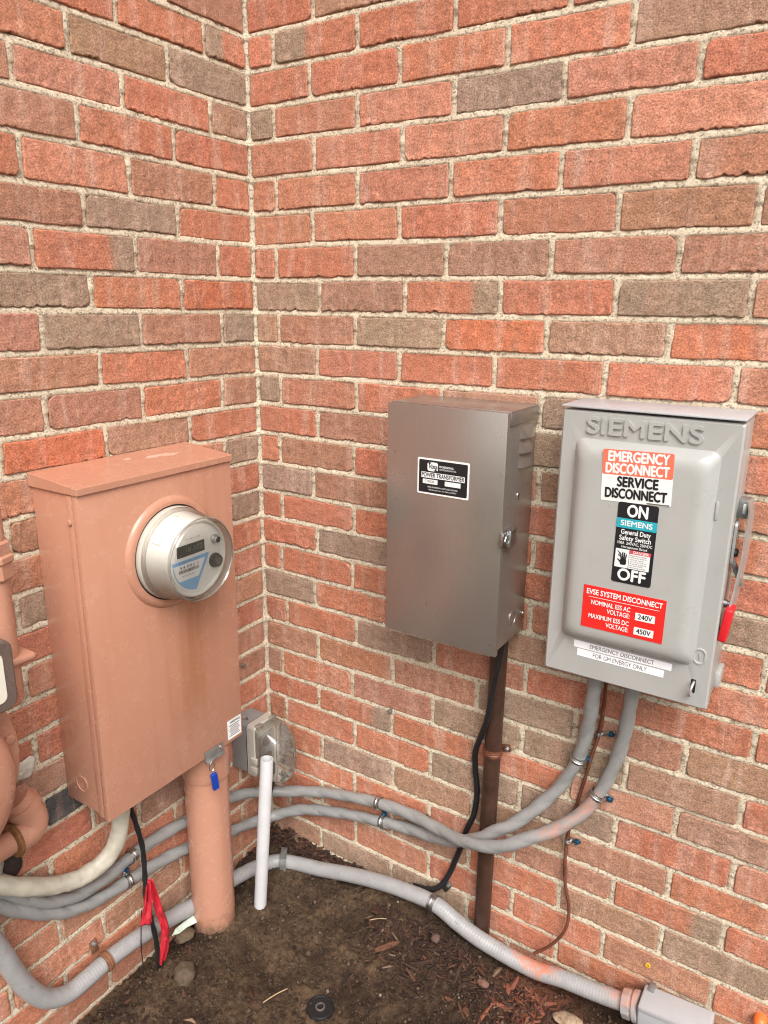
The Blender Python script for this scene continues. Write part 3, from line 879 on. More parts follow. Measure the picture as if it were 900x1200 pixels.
# blue tag on the hasp
bt = thing('blue_seal_tag', 'small blue plastic seal tag hanging from the meter box hasp', 'seal tag', (0.140, -0.332, 0.41))
V, Fq = tube_geo([(0.137 + 0.001 * math.sin(t), -0.334 + 0.007 * math.cos(t), 0.452 + 0.013 * math.sin(t)) for t in np.linspace(0, 2 * math.pi, 25)], 0.0014, smooth_path=False, seg=6)
mobj('ring', V, Fq, ZINC, bt)
fb = Frame((0.139, -0.330, 0.413), (0.25, 0.96, 0.12), (0.02, -0.13, 0.99), (0.96, -0.25, -0.05))
tg = plate('tag', fb, 0.0145, 0.042, 0.002, -0.003, 0.003, BLUETAG, bt, 0.001)
box('tag_edge', fb, -0.0050, -0.0035, -0.019, 0.019, 0.003, 0.0038, BLUETAG, tg, 0.0003)

# ------------------------------------------------------------------ big salmon pipe out of the soil
bp = thing('service_pipe', 'thick salmon painted pipe rising from soil to the meter box', 'pipe', (0.068, -0.289, -0.05))
tube('pipe', [(0.068, -0.290, -0.10), (0.068, -0.289, 0.15), (0.068, -0.289, 0.455)], 0.0490, PINK, bp, step=0.03, seg=40)
fz = Frame((0.068, -0.289, 0), (1, 0, 0), (0, 1, 0), (0, 0, 1))
V, Fq = lathe(fz, [(0.0495, 0.385), (0.0525, 0.387), (0.0535, 0.392), (0.0535, 0.472)], 40, False)
mobj('coupling', V, Fq, PINK, bp)

# ------------------------------------------------------------------ white pvc stub
wpv = thing('white_pvc_stub', 'thin white plastic pipe standing open-ended in the soil', 'pipe', (0.135, -0.203, -0.02))
A, B = np.array((0.1325, -0.2060, -0.06)), np.array((0.142, -0.169, 0.380))
D = (B - A) / np.linalg.norm(B - A)
Ux = np.cross((0, 1.0, 0), D); Ux /= np.linalg.norm(Ux)
fw = Frame(A, Ux, np.cross(D, Ux), D)
Lw = np.linalg.norm(B - A)
V, Fq = lathe(fw, [(0.0150, 0), (0.0150, Lw - 0.001), (0.0145, Lw), (0.0120, Lw), (0.0115, Lw - 0.001), (0.0115, Lw - 0.14)], 28)
mobj('pipe', V, Fq, WHITEPVC, wpv)
tube('pulled_wire', [B - D * 0.13 + Ux * 0.002, B - D * 0.04 + Ux * 0.003, B - D * 0.008 + Ux * 0.005], 0.0028, BLACKRUB, wpv, seg=8)

# ------------------------------------------------------------------ outdoor outlet with a clear bubble cover
ob = thing('outdoor_outlet', 'grey outlet box with clear bubble cover in the wall corner', 'outlet box', (0.05, -0.10, 0.288))
fo = FL(-0.1015, 0.0, 0.353)
bx_ = plate('back_box', fo, 0.073, 0.132, 0.006, 0.0, 0.0500, BOXGREY, ob, 0.002)
V, Fq = lathe(Frame((0.026, -0.118, 0.419), (1, 0, 0), (0, 1, 0), (0, 0, 1)), [(0.0095, 0.0), (0.0095, 0.0012), (0.008, 0.0016), (0.0075, 0.0006)], 24)
mobj('conduit_plug', V, Fq, ZINCDARK, bx_)
plate('gasket', fo, 0.0755, 0.135, 0.007, 0.0503, 0.0535, GASKET, ob)
pl = plate('cover_base', fo, 0.0780, 0.139, 0.009, 0.0537, 0.0790, COVERGREY, ob, 0.003)
plate('inner_face', fo.sub(0, -0.004), 0.050, 0.090, 0.006, 0.0792, 0.0830, BOXGREY, ob)
for v in (0.020, -0.028):
    plate('socket', fo.sub(0, v), 0.028, 0.026, 0.008, 0.0832, 0.0850, BEZEL, ob)
loops = []
for n, sc_, r_, dv in ((0.0795, 1.0, 0.010, 0.0), (0.092, 0.99, 0.012, 0.0), (0.112, 0.98, 0.016, -0.003), (0.132, 0.95, 0.022, -0.009), (0.144, 0.88, 0.024, -0.013), (0.149, 0.74, 0.022, -0.014), (0.1505, 0.50, 0.016, -0.014)):
    loops.append([(p[0], p[1] + dv, n) for p in rrect(0.076 * sc_, 0.137 * (sc_ - (0.06 if n > 0.13 else 0)), r_, 6)])
V, Fq = loft(fo, loops, False, True)
bb = mobj('bubble_cover', V, Fq, BUBBLE, ob)
for v in np.linspace(-0.048, 0.030, 6):
    tube('moulded_ridge', [fo.pt(0.038, v + 0.010, 0.084), fo.pt(0.0375, v + 0.006, 0.100), fo.pt(0.0365, v, 0.116), fo.pt(0.034, v - 0.003, 0.128)], 0.0016, BUBBLE, bb, seg=6)
for s_ in (-0.024, 0.024):
    box('hinge', fo, s_ - 0.009, s_ + 0.009, 0.064, 0.072, 0.074, 0.088, BUBBLE, bb, 0.002)
for v in (-0.02, -0.045):
    box('latch', fo, -0.0435, -0.0375, v - 0.008, v + 0.008, 0.066, 0.086, COVERGREY, pl, 0.0015)
tube('lead', [(0.085, -0.085, 0.30), (0.080, -0.078, 0.255), (0.070, -0.075, 0.22), (0.055, -0.085, 0.16), (0.040, -0.09, 0.10)], 0.0048, BLACKRUB, ob, seg=10)

# ------------------------------------------------------------------ two grey conduits round the corner
def twist(amp, turns, k=3):
    return lambda s, th: 1 + amp * (2 * np.abs(np.cos(0.5 * (k * th - turns * s))) ** 0.7 - 1.2) + amp * 0.4 * np.cos(2 * th + 17 * s) + 0.02 * noise(s * 30, np.cos(th), np.sin(th))
U_path = [(0.030, -0.86, 0.53), (0.018, -0.80, 0.453), (0.014, -0.739, 0.382), (0.014, -0.700, 0.336), (0.014, -0.649, 0.286), (0.014, -0.590, 0.258), (0.014, -0.521, 0.251), (0.014, -0.464, 0.259), (0.014, -0.386, 0.257), (0.014, -0.311, 0.246), (0.015, -0.175, 0.223), (0.022, -0.118, 0.207), (0.042, -0.080, 0.197), (0.078, -0.046, 0.192), (0.125, -0.025, 0.199), (0.197, -0.0145, 0.217), (0.285, -0.0145, 0.238), (0.359, -0.0145, 0.252), (0.448, -0.022, 0.263), (0.536, -0.045, 0.276), (0.608, -0.072, 0.297), (0.687, -0.084, 0.328), (0.744, -0.074, 0.366), (0.793, -0.055, 0.397), (0.838, -0.030, 0.440), (0.864, -0.018, 0.491), (0.882, -0.018, 0.544), (0.899, -0.028, 0.622), (0.910, -0.050, 0.724), (0.912, -0.056, 0.782)]
L_path = [(0.030, -0.87, 0.485), (0.018, -0.80, 0.405), (0.014, -0.743, 0.348), (0.014, -0.668, 0.275), (0.014, -0.611, 0.236), (0.014, -0.546, 0.214), (0.014, -0.476, 0.205), (0.014, -0.391, 0.193), (0.014, -0.317, 0.176), (0.015, -0.172, 0.127), (0.020, -0.117, 0.114), (0.036, -0.080, 0.112), (0.070, -0.042, 0.120), (0.120, -0.022, 0.140), (0.242, -0.0145, 0.176), (0.360, -0.0145, 0.202), (0.446, -0.016, 0.219), (0.530, -0.030, 0.240), (0.585, -0.045, 0.269), (0.629, -0.0535, 0.302), (0.667, -0.055, 0.337), (0.702, -0.048, 0.365), (0.751, -0.030, 0.421), (0.786, -0.018, 0.474), (0.815, -0.018, 0.543), (0.830, -0.028, 0.610), (0.842, -0.050, 0.703), (0.845, -0.056, 0.782)]
uo = tube('grey_conduit', U_path, 0.0128, CONDUIT, None, step=0.005, seg=36, mod=twist(0.080, 85, 2))
tag(uo, 'upper grey plastic conduit, passing in front at the crossing, orange-stained', 'conduit', 'conduits to the safety switch')
lo = tube('grey_conduit', L_path, 0.0128, CONDUIT, None, step=0.005, seg=36, mod=twist(0.090, 95, 2))
tag(lo, 'lower grey plastic conduit along the wall, passing behind at the crossing', 'conduit', 'conduits to the safety switch')

# ------------------------------------------------------------------ corrugated conduit lying on the soil
F_path = [(0.040, -0.82, 0.44), (0.036, -0.790, 0.355), (0.035, -0.764, 0.280), (0.035, -0.742, 0.205), (0.035, -0.720, 0.149), (0.035, -0.691, 0.104), (0.035, -0.651, 0.078), (0.035, -0.605, 0.076), (0.035, -0.556, 0.078), (0.035, -0.506, 0.074), (0.035, -0.445, 0.064), (0.035, -0.372, 0.045), (0.037, -0.321, 0.033), (0.042, -0.179, 0.012), (0.056, -0.115, 0.003), (0.082, -0.073, 0.0), (0.130, -0.055, 0.002), (0.201, -0.047, 0.013), (0.289, -0.045, 0.038), (0.372, -0.045, 0.058), (0.453, -0.045, 0.070), (0.528, -0.046, 0.074), (0.588, -0.050, 0.058), (0.638, -0.052, 0.046), (0.694, -0.050, 0.036), (0.773, -0.047, 0.030), (0.833, -0.045, 0.040), (0.899, -0.045, 0.047), (0.941, -0.045, 0.053), (0.985, -0.045, 0.062)]
fx = tube('flex_conduit', F_path, 0.0178, FLEX, None, step=0.0016, seg=20, mod=lambda s, th: np.full(len(th), 1 + 0.013 * math.sin(s * 2 * math.pi / 0.0064)))
tag(fx, 'grey ribbed flexible conduit lying on the soil along both walls', 'conduit')
fc = thing('conduit_connector', 'grey compression connector joining the ribbed conduit to the metal raceway', 'connector', (0.985, -0.045, 0.063))
d_ = np.array((1, 0, 0.20)); d_ /= np.linalg.norm(d_)
fy = Frame((0.958, -0.045, 0.056), np.array((0, 1.0, 0)), np.cross(d_, (0, 1.0, 0)), d_)
V, Fq = lathe(fy, [(0.0225, 0), (0.0275, 0.002), (0.0285, 0.012), (0.0285, 0.016), (0.026, 0.018)], 10)
mobj('gland_nut', V, Fq, FLEX, fc, angle=20)
V, Fq = lathe(fy, [(0.0255, 0.018), (0.0255, 0.022), (0.0300, 0.023), (0.0300, 0.031), (0.026, 0.033)], 32)
mobj('collar', V, Fq, FLEX, fc)
box('clamp_bolt', FR(1.004, 0.0, 0.094), -0.006, 0.006, -0.007, 0.007, 0.008, 0.03, ZINCDARK, fc, 0.002)
rw = thing('metal_raceway', 'pale grey square metal raceway at the lower right edge', 'raceway', (1.06, -0.04, 0.03))
frw = Frame((0.992, -0.045, 0.058), d_ * 0 + np.array((0.997, 0, 0.07)), np.array((-0.07, 0, 0.997)), np.array((0, -1.0, 0)))
box('trough', frw, 0.0, 0.130, -0.036, 0.036, -0.032, 0.030, RACEWAY, rw, 0.004, 3)
box('lid_edge', frw, 0.004, 0.126, 0.028, 0.0375, 0.0302, 0.0318, RACEWAY, rw, 0.0006)

# ------------------------------------------------------------------ straps
def strap(name, label, cen, tan, r, ear, wall, mat, screw=BLUESCREW, group=None, w=0.013):
    """a one-hole strap: a ridged band round the conduit, an ear on the wall and a screw"""
    t = thing(name, label, 'strap', cen, group)
    tan = np.array(tan, float); tan /= np.linalg.norm(tan)
    a = np.array((0, 0, 1.0)) if abs(tan[2]) < 0.9 else np.array((1.0, 0, 0))
    Ux_ = np.cross(a, tan); Ux_ /= np.linalg.norm(Ux_)
    fr_ = Frame(cen, Ux_, np.cross(tan, Ux_), tan)
    e = 0.0013
    V, F_ = lathe(fr_, [(r, -w / 2), (r + e, -w / 2), (r + e, -w / 4), (r + 2.2 * e, -w / 5), (r + 2.2 * e, -w / 9), (r + e, 0), (r + 2.2 * e, w / 9), (r + 2.2 * e, w / 5), (r + e, w / 4), (r + e, w / 2), (r, w / 2)], 32, False)
    mobj('band', V, F_, mat, t)
    ear = np.array(ear, float)
    n = np.array((0, -1.0, 0)) if wall == 'R' else np.array((1.0, 0, 0))
    base = np.array(cen, float); base = base - n * (base @ n) + n * (ear @ n)
    u = ear - base; L_ = np.linalg.norm(u); u /= L_
    fe = Frame(base, u, np.cross(n, u), n)
    box('ear', fe, r * 0.55, L_ + 0.007, -w / 2, w / 2, -0.002, 0.0015, mat, t, 0.0007)
    V, F_ = lathe(fe.sub(L_, 0, 0.0016), [(0.0062, 0), (0.0062, 0.0012), (0.0046, 0.0014), (0.0046, 0.0055), (0.0036, 0.0062)], 6)
    mobj('screw', V, F_, screw, t, angle=20)
    return t

def tangent(P, c):
    Q, _ = spline(P, 0.01)
    i = int(np.argmin(((Q - np.array(c)) ** 2).sum(1)))
    i = min(max(i, 1), len(Q) - 2)
    return Q[i], Q[i + 1] - Q[i - 1]
G1 = 'straps on the conduits'
def strap_on(P, c, ear, wall, label, mat=ZINC, r=0.0136, **k):
    q, t = tangent(P, c)
    return strap('conduit_strap', label, q, t, r, ear, wall, mat, group=G1, **k)
strap_on(L_path, (0.815, -0.018, 0.545), (0.834, -0.005, 0.546), 'R', 'ridged steel strap on the conduit nearest the copper wire, under the switch')
strap_on(U_path, (0.858, -0.018, 0.480), (0.881, -0.005, 0.474), 'R', 'ridged steel strap on the orange-stained conduit below the switch')
strap_on(U_path, (0.358, -0.0145, 0.251), (0.362, -0.005, 0.231), 'R', 'shiny strap on the upper conduit left of the brown pipe', w=0.014)
strap_on(L_path, (0.361, -0.0145, 0.202), (0.364, -0.005, 0.222), 'R', 'shiny strap on the lower conduit left of the brown pipe', w=0.014)
strap_on(U_path, (0.0145, -0.460, 0.260), (0.005, -0.466, 0.240), 'L', 'shiny strap on the upper conduit under the meter box', w=0.014)
strap_on(L_path, (0.0145, -0.476, 0.206), (0.005, -0.472, 0.228), 'L', 'shiny strap on the lower conduit under the meter box', w=0.014)
strap_on(F_path, (0.035, -0.562, 0.078), (0.005, -0.566, 0.113), 'L', 'rusty strap on the ribbed conduit by the red tape', RUST, 0.0185, screw=ZINCDARK, w=0.016)
strap_on(F_path, (0.524, -0.046, 0.074), (0.541, -0.006, 0.104), 'R', 'shiny strap on the ribbed conduit at the end of the black cord', ZINC, 0.0185, screw=ZINC, w=0.016)
# flat galvanised strip holding the ribbed conduit in the corner
q, t_ = tangent(F_path, (0.095, -0.066, 0.0))
cs = thing('metal_stake', 'flat weathered metal strip bent over the ribbed conduit in the corner', 'strap', q)
fst = Frame(q, t_ / np.linalg.norm(t_), np.array((0, 0, 1.0)), np.array((0.55, -0.83, 0)))
L2 = [(-0.030, 0.010), (-0.0235, 0.0235), (0.0, 0.0255), (0.018, 0.021), (0.0255, 0.004), (0.028, -0.03), (0.030, -0.075)]
V = []
for n, v in L2:
    for s_, e in ((-0.008, 0), (0.008, 0), (0.008, 0.002), (-0.008, 0.002)):
        V.append(fst.pt(s_, v + e * (v > 0), n + e))
Fq = [(i * 4 + j, i * 4 + (j + 1) % 4, i * 4 + 4 + (j + 1) % 4, i * 4 + 4 + j) for i in range(len(L2) - 1) for j in range(4)] + [(3, 2, 1, 0), tuple(range(len(V) - 4, len(V)))]
mobj('strip', V, Fq, ZINCDARK, cs)

# ------------------------------------------------------------------ steel transformer box
tr = thing('transformer_box', 'brown grey stainless steel transformer box with black label, louvred side', 'transformer', (0.56, -0.07, 0.775))
ft = FR(0, 0, 0)
X0, X1, B0, B1, DT = 0.443, 0.681, 0.779, 1.222, 0.140
box('body', ft, X0 + 0.003, X1 - 0.001, B0 + 0.004, B1, 0.004, DT - 0.012, STEEL, tr, 0.0015)
dr = box('door', ft, X0, X1 + 0.001, B0 - 0.004, B1 + 0.0015, DT - 0.0117, DT, STEEL, tr, 0.0015)
box('top_cap', ft, X0 + 0.001, X1 + 0.0015, B1 + 0.0006, B1 + 0.0030, 0.002, DT - 0.0118, STEEL, tr, 0.0008)
box('cap_lip', ft, X1 - 0.0005, X1 + 0.0015, B1 - 0.022, B1 + 0.0005, 0.004, DT - 0.0125, STEEL, tr, 0.0005)
fsd = Frame((X1 - 0.001, 0, 0), (0, 1, 0), (0, 0, 1), (1, 0, 0))
for k in range(3):                                   # louvres pressed out of the side
    zc = 1.182 - k * 0.0265
    V = []
    for a_ in np.linspace(0, 1, 9):
        y = -0.080 + 0.060 * a_
        d__ = 0.010 * math.sin(math.pi * min(1, max(0, a_ * 1.0))) ** 0.35
        V += [fsd.pt(y, zc + 0.010, 0.0002), fsd.pt(y, zc + 0.002, d__ * 0.55), fsd.pt(y, zc - 0.010, d__), fsd.pt(y, zc - 0.010, 0.0002)]
    Fq = [(i * 4 + j, i * 4 + j + 1, i * 4 + j + 5, i * 4 + j + 4) for i in range(8) for j in range(3)]
    mobj('louvre', V, Fq, STEEL, tr)
V, Fq = lathe(fsd.sub(-0.072, 1.068, 0.0002), [(0.0062, 0), (0.0058, 0.0018), (0.003, 0.0028), (0.0012, 0.0028)], 20)
mobj('screw', V, Fq, ZINC, tr)
V, Fq = lathe(fsd.sub(-0.012, 0.818, 0.0002), [(0.0045, 0), (0.004, 0.0018), (0.001, 0.0024)], 16)
mobj('screw', V, Fq, ZINC, tr)
V, Fq = lathe(fsd.sub(-0.065, 0.826, 0.0002), [(0.0155, 0), (0.0155, 0.0012), (0.0142, 0.0012), (0.0138, 0.0003)], 32, False)
mobj('knockout', V, Fq, STEEL, tr)
lt = box('latch', fsd, -0.146, -0.092, 0.990, 1.016, 0.0005, 0.008, ZINC, tr, 0.002)
box('latch_lever', fsd, -0.134, -0.104, 0.987, 1.019, 0.0082, 0.017, ZINC, lt, 0.003)
V, Fq = tube_geo([fsd.pt(-0.128, 1.012, 0.010), fsd.pt(-0.142, 1.010, 0.012), fsd.pt(-0.148, 1.003, 0.012), fsd.pt(-0.142, 0.996, 0.012), fsd.pt(-0.128, 0.994, 0.010)], 0.0018, step=0.003, seg=8)
mobj('latch_bail', V, Fq, ZINC, lt)
fl = FR(0.5625, DT + 0.0001, 1.0965)
lb = plate('name_plate', fl, 0.105, 0.067, 0.0025, 0, 0.0006, WHITE, tr)
bk = plate('black_field', fl, 0.0985, 0.0605, 0.0022, 0.0006, 0.0009, BLACK, lb)
fk = fl.sub(0, 0, 0.00095)
plate('logo', fk.sub(-0.021, 0.0185), 0.0215, 0.0165, 0.004, 0, 0.0003, WHITE, lb)
text('logo_lettering', 'Vista', fk.sub(-0.0205, 0.0185, 0.0005), 0.0105, BLACK, lb, bold=0.0003, width=0.017, shear=0.2)
for s_ in (0, 1):
    tri = [(-0.0310, 0.0265), (-0.0235, 0.0265), (-0.0275, 0.0215)] if s_ == 0 else [(-0.0110, 0.0105), (-0.0185, 0.0105), (-0.0145, 0.0155)]
    V, Fq = loft(fk, [[(*p, 0.0003) for p in tri], [(*p, 0.0005) for p in tri]])
    mobj('logo_notch', V, Fq, BLACK, lb)
text('lettering', 'PROFESSIONAL', fk.sub(-0.0075, 0.0200, 0.0002), 0.0052, WHITE, lb, 'LEFT', bold=0.0001, width=0.029)
text('lettering', 'OUTDOOR LIGHTING', fk.sub(-0.0075, 0.0150, 0.0002), 0.0042, WHITE, lb, 'LEFT', width=0.034)
plate('white_strip', fk.sub(0, 0.0025), 0.0885, 0.0105, 0.0006, 0, 0.0003, WHITE, lb)
text('lettering', 'POWER TRANSFORMER', fk.sub(0, 0.0025, 0.0005), 0.0112, BLACK, lb, bold=0.0002, width=0.086)
plate('white_strip', fk.sub(-0.0255, -0.0095), 0.0305, 0.0085, 0.0006, 0, 0.0003, WHITE, lb)
text('lettering', 'CTRES8R', fk.sub(-0.0265, -0.0095, 0.0005), 0.0068, BEZEL, lb, width=0.020)
plate('white_strip', fk.sub(0.0205, -0.0095), 0.0315, 0.0085, 0.0006, 0, 0.0003, WHITE, lb)
text('lettering', 'VISTA PROFESSIONAL OUTDOOR LIGHTING', fk.sub(0, -0.0195, 0.0002), 0.0038, WHITE, lb, width=0.062)
text('lettering', '1625 Surveyor Ave  Simi Valley, CA 93063', fk.sub(0, -0.0245, 0.0002), 0.0036, WHITE, lb, width=0.056)

# brown pipe under the transformer and its strap
pp = tube('brown_pipe', [(0.640, -0.0215, 0.80), (0.638, -0.0215, 0.499), (0.636, -0.0215, 0.244), (0.636, -0.0215, -0.03)], 0.0175, RUSTPIPE, None, step=0.03, seg=28)
tag(pp, 'dark brown painted pipe running down from the steel transformer box', 'pipe')
strap('pipe_strap', 'brown strap with a bright screw holding the dark brown pipe', (0.638, -0.0215, 0.500), (0, 0, 1), 0.0178, (0.663, -0.004, 0.506), 'R', COPPER, ZINC, w=0.016)

# black cord from the transformer
cd = tube('power_cable', [(0.668, -0.075, 0.80), (0.663, -0.066, 0.755), (0.655, -0.064, 0.706), (0.645, -0.058, 0.651), (0.636, -0.052, 0.594), (0.611, -0.032, 0.521), (0.598, -0.020, 0.484), (0.596, -0.012, 0.438), (0.602, -0.010, 0.381), (0.596, -0.009, 0.317), (0.583, -0.009, 0.278), (0.563, -0.009, 0.201), (0.536, -0.012, 0.120), (0.516, -0.018, 0.090), (0.492, -0.020, 0.078), (0.455, -0.016, 0.066)], 0.0062, BLACKRUB, None, step=0.008, seg=14)
tag(cd, 'black rubber cord dropping from the transformer behind the grey conduits', 'cable')

# ------------------------------------------------------------------ safety switch
sw = thing('safety_switch', 'light grey safety switch cabinet with warning labels on right wall', 'switch box', (0.905, -0.06, 0.772))
S0, S1, T0, T1, DS = 0.767, 1.042, 0.771, 1.236, 0.112
box('enclosure', ft, S0 + 0.004, S1 - 0.002, T0 + 0.006, T1, 0.006, DS - 0.004, GREYPAINT, sw, 0.003)
cxs, czs = (S0 + S1) / 2, (T0 + T1) / 2
fd = FR(cxs, 0, czs)
wd, hd = S1 - S0, T1 - T0
bw, bh, bu, bv = 0.222, 0.350, -0.0005, 0.0135       # raised panel
loops = [[(*p, DS - 0.020) for p in rrect(wd, hd, 0.004, 6)], [(*p, DS) for p in rrect(wd, hd, 0.004, 6)], [(*p, DS + 0.003) for p in rrect(wd - 0.006, hd - 0.006, 0.004, 6)]]
for ins, n, r_ in ((0.0, 0.0031, 0.012), (0.0015, 0.0042, 0.013), (0.0045, 0.010, 0.015), (0.009, 0.0170, 0.018), (0.015, 0.0220, 0.020), (0.022, 0.0243, 0.022), (0.030, 0.0250, 0.020)):
    loops.append([(p[0] + bu, p[1] + bv, DS + n) for p in rrect(bw - 2 * ins, bh - 2 * ins, r_, 6)])
V, Fq = loft(fd, loops, True, True)
door = mobj('door', V, Fq, GREYPAINT, sw, angle=28)
DF = DS + 0.003                                         # door plane
DB = DS + 0.0251                                        # raised panel plane
hood = MB()
hood.add(*fbox(ft, S0 - 0.001, S1 + 0.001, T1 + 0.0040, T1 + 0.0075, 0.004, DS + 0.006, 0.0010, 2))
hood.out('rain_hood', RACEWAY, sw)
text('embossed_name', 'SIEMENS', FR(0.898, DF - 0.0006, 1.2125), 0.0365, GREYPAINT, door, bold=0.0010, ext=0.0040, bevel=0.0, width=0.176)
box('embossed_slot', ft, 1.0155, 1.0205, 1.088, 1.117, DF - 0.001, DF + 0.0022, GREYPAINT, door, 0.0015)
V, Fq = loft(FR(1.0215, DF, 0.862), [[(*p, -0.0005) for p in rrect(0.021, 0.029, 0.0104, 6)], [(*p, 0.0018) for p in rrect(0.019, 0.027, 0.0094, 6)], [(*p, 0.0018) for p in rrect(0.015, 0.023, 0.0074, 6)], [(*p, 0.0004) for p in rrect(0.013, 0.021, 0.0064, 6)]])
kn = mobj('embossed_oval', V, Fq, GREYPAINT, door)
box('oval_bar', FR(1.0215, DF, 0.862), -0.0012, 0.0012, -0.006, 0.006, 0.0003, 0.0014, GREYPAINT, door, 0.0005)
# slot and staple for a padlock
fsl = FR(1.0175, DF, 0.8085)
plate('padlock_slot', fsl, 0.0075, 0.024, 0.0012, 0.0, 0.0006, BLACK, sw)
V, Fq = tube_geo([fsl.pt(0.001, 0.008, 0.0), fsl.pt(0.001, 0.0085, 0.008), fsl.pt(0.0, 0.003, 0.014), fsl.pt(-0.002, -0.010, 0.015), fsl.pt(-0.002, -0.0135, 0.010), fsl.pt(-0.001, -0.0115, 0.001)], 0.0021, step=0.003, seg=8)
mobj('staple', V, Fq, HANDLESTEEL, sw)
# labels
fe_ = FR(0.9005, DB, 1.1425, 2.0)
e1 = plate('emergency_label', fe_, 0.108, 0.083, 0.003, 0, 0.0005, WHITE, sw)
tag(e1, 'faded orange and white emergency disconnect label')
plate('orange_field', fe_.sub(0, 0.0215, 0.0005), 0.108, 0.040, 0.003, 0, 0.0003, ORANGELAB, e1)
fe2 = fe_.sub(0, 0, 0.0010)
text('lettering', 'EMERGENCY', fe2.sub(0.0005, 0.0302), 0.0225, WHITE, e1, bold=0.0008, width=0.092)
text('lettering', 'DISCONNECT', fe2.sub(-0.0005, 0.0112), 0.0225, WHITE, e1, bold=0.0008, width=0.096)
text('lettering', 'SERVICE', fe2.sub(0.002, -0.0095), 0.0220, BLACK, e1, bold=0.0008, width=0.062)
text('lettering', 'DISCONNECT', fe2.sub(-0.0005, -0.0285), 0.0220, BLACK, e1, bold=0.0008, width=0.094)
box('clear_edge', fe2, 0.018, 0.052, -0.0405, -0.0385, -0.0003, 0.0, ZINC, e1)
fn = FR(0.9080, DB, 1.0340)
n1 = plate('rating_label', fn, 0.0625, 0.134, 0.004, 0, 0.0006, BLACK, sw)
tag(n1, 'tall black label reading ON, SIEMENS, OFF')
fn2 = fn.sub(0, 0, 0.0008)
text('lettering', 'ON', fn2.sub(0, 0.0530), 0.0270, WHITE, n1, bold=0.0009, width=0.031)
plate('teal_band', fn2.sub(0, 0.0330), 0.0625, 0.0160, 0.0004, -0.0001, 0.0002, TEAL, n1)
text('lettering', 'SIEMENS', fn2.sub(0, 0.0330, 0.0004), 0.0125, WHITE, n1, bold=0.0003, width=0.049)
text('lettering', 'General Duty', fn2.sub(0, 0.0185), 0.0112, WHITE, n1, bold=0.00022, width=0.046)
text('lettering', 'Safety Switch', fn2.sub(0, 0.0085), 0.0112, WHITE, n1, bold=0.00022, width=0.049)
text('lettering', '100A  240VAC, 250VDC', fn2.sub(0, 0.0003), 0.0066, WHITE, n1, bold=0.00008, width=0.054)
text('lettering', 'Horsepower Rated', fn2.sub(0, -0.0060), 0.0055, WHITE, n1, bold=0.00006, width=0.040)
plate('white_field', fn2.sub(-0.0175, -0.0255), 0.0215, 0.0310, 0.0005, -0.0001, 0.0002, WHITE, n1)
plate('white_field', fn2.sub(0.0100, -0.0285), 0.0320, 0.0250, 0.0005, -0.0001, 0.0002, WHITE, n1)
plate('danger_band', fn2.sub(0.0105, -0.0128), 0.0335, 0.0058, 0.0003, -0.0001, 0.0002, DANGER, n1)
text('lettering', 'DANGER!', fn2.sub(0.0120, -0.0128, 0.0004), 0.0062, WHITE, n1, bold=0.0001, width=0.024)
for k, s_ in enumerate(('Hazardous voltage.', 'Will cause death or', 'serious injury.', 'Turn off and lock out', 'all power supplying', 'this device before', 'working inside.')):
    text('lettering', s_, fn2.sub(-0.0045, -0.0185 - k * 0.0033, 0.0004), 0.0031, BLACK, n1, 'LEFT', width=0.026 - 0.004 * (k % 3 == 2))
hand = MB()                                              # shock symbol: a hand and a bolt
fhd = fn2.sub(-0.0150, -0.0270, 0.0003)
hand.add(*loft(fhd, [[(*p, 0) for p in [(q[0], q[1] - 0.004) for q in rrect(0.0100, 0.0105, 0.003, 4)]], [(*p, 0.0003) for p in [(q[0], q[1] - 0.004) for q in rrect(0.0100, 0.0105, 0.003, 4)]]]))
for u, v, a_, l_ in ((-0.0040, 0.0045, 10, 0.010), (-0.0014, 0.0060, 3, 0.012), (0.0012, 0.0060, -3, 0.0115), (0.0038, 0.0045, -9, 0.0095), (-0.0062, -0.0030, 48, 0.008)):
    q_ = fhd.sub(u, v, 0, a_)
    P_ = rrect(0.0021, l_, 0.001, 3)
    hand.add(*loft(q_, [[(*p, 0.00005) for p in P_], [(*p, 0.00025) for p in P_]]))
hand.out('hand_symbol', BLACK, n1)
V, Fq = loft(fn2.sub(-0.0235, -0.0185, 0.0003), [[(*p, n) for p in ((-0.003, 0.006), (0.004, 0.0015), (0.0012, -0.001), (0.006, -0.006), (-0.0005, -0.0022), (0.0018, 0.0008))] for n in (0, 0.0003)])
mobj('bolt_symbol', V, Fq, BLACK, n1)
text('lettering', 'OFF', fn2.sub(0, -0.0535), 0.0270, WHITE, n1, bold=0.0009, width=0.043)
fr_ = FR(0.9000, DB, 0.9145, 0.0)
r1 = plate('red_label', fr_, 0.133, 0.0745, 0.0006, 0, 0.0006, REDLAB, sw)
tag(r1, 'bright red label with white lettering and two voltages')
fr2 = fr_.sub(0, 0, 0.0008)
text('lettering', 'EVSE SYSTEM DISCONNECT', fr2.sub(0, 0.0265), 0.0130, WHITE, r1, bold=0.0003, width=0.122)
box('rule', fr2, -0.057, 0.057, 0.0175, 0.0182, 0, 0.0002, WHITE, r1)
for k, (s_, w_) in enumerate((('NOMINAL ESS AC', 0.0640), ('VOLTAGE:', 0.037), ('MAXIMUM ESS DC', 0.0665), ('VOLTAGE:', 0.037))):
    v = (0.0085, -0.0025, -0.0160, -0.0270)[k]
    text('lettering', s_, fr2.sub(0.0125, v), 0.0112, WHITE, r1, 'RIGHT', bold=0.00018, width=w_)
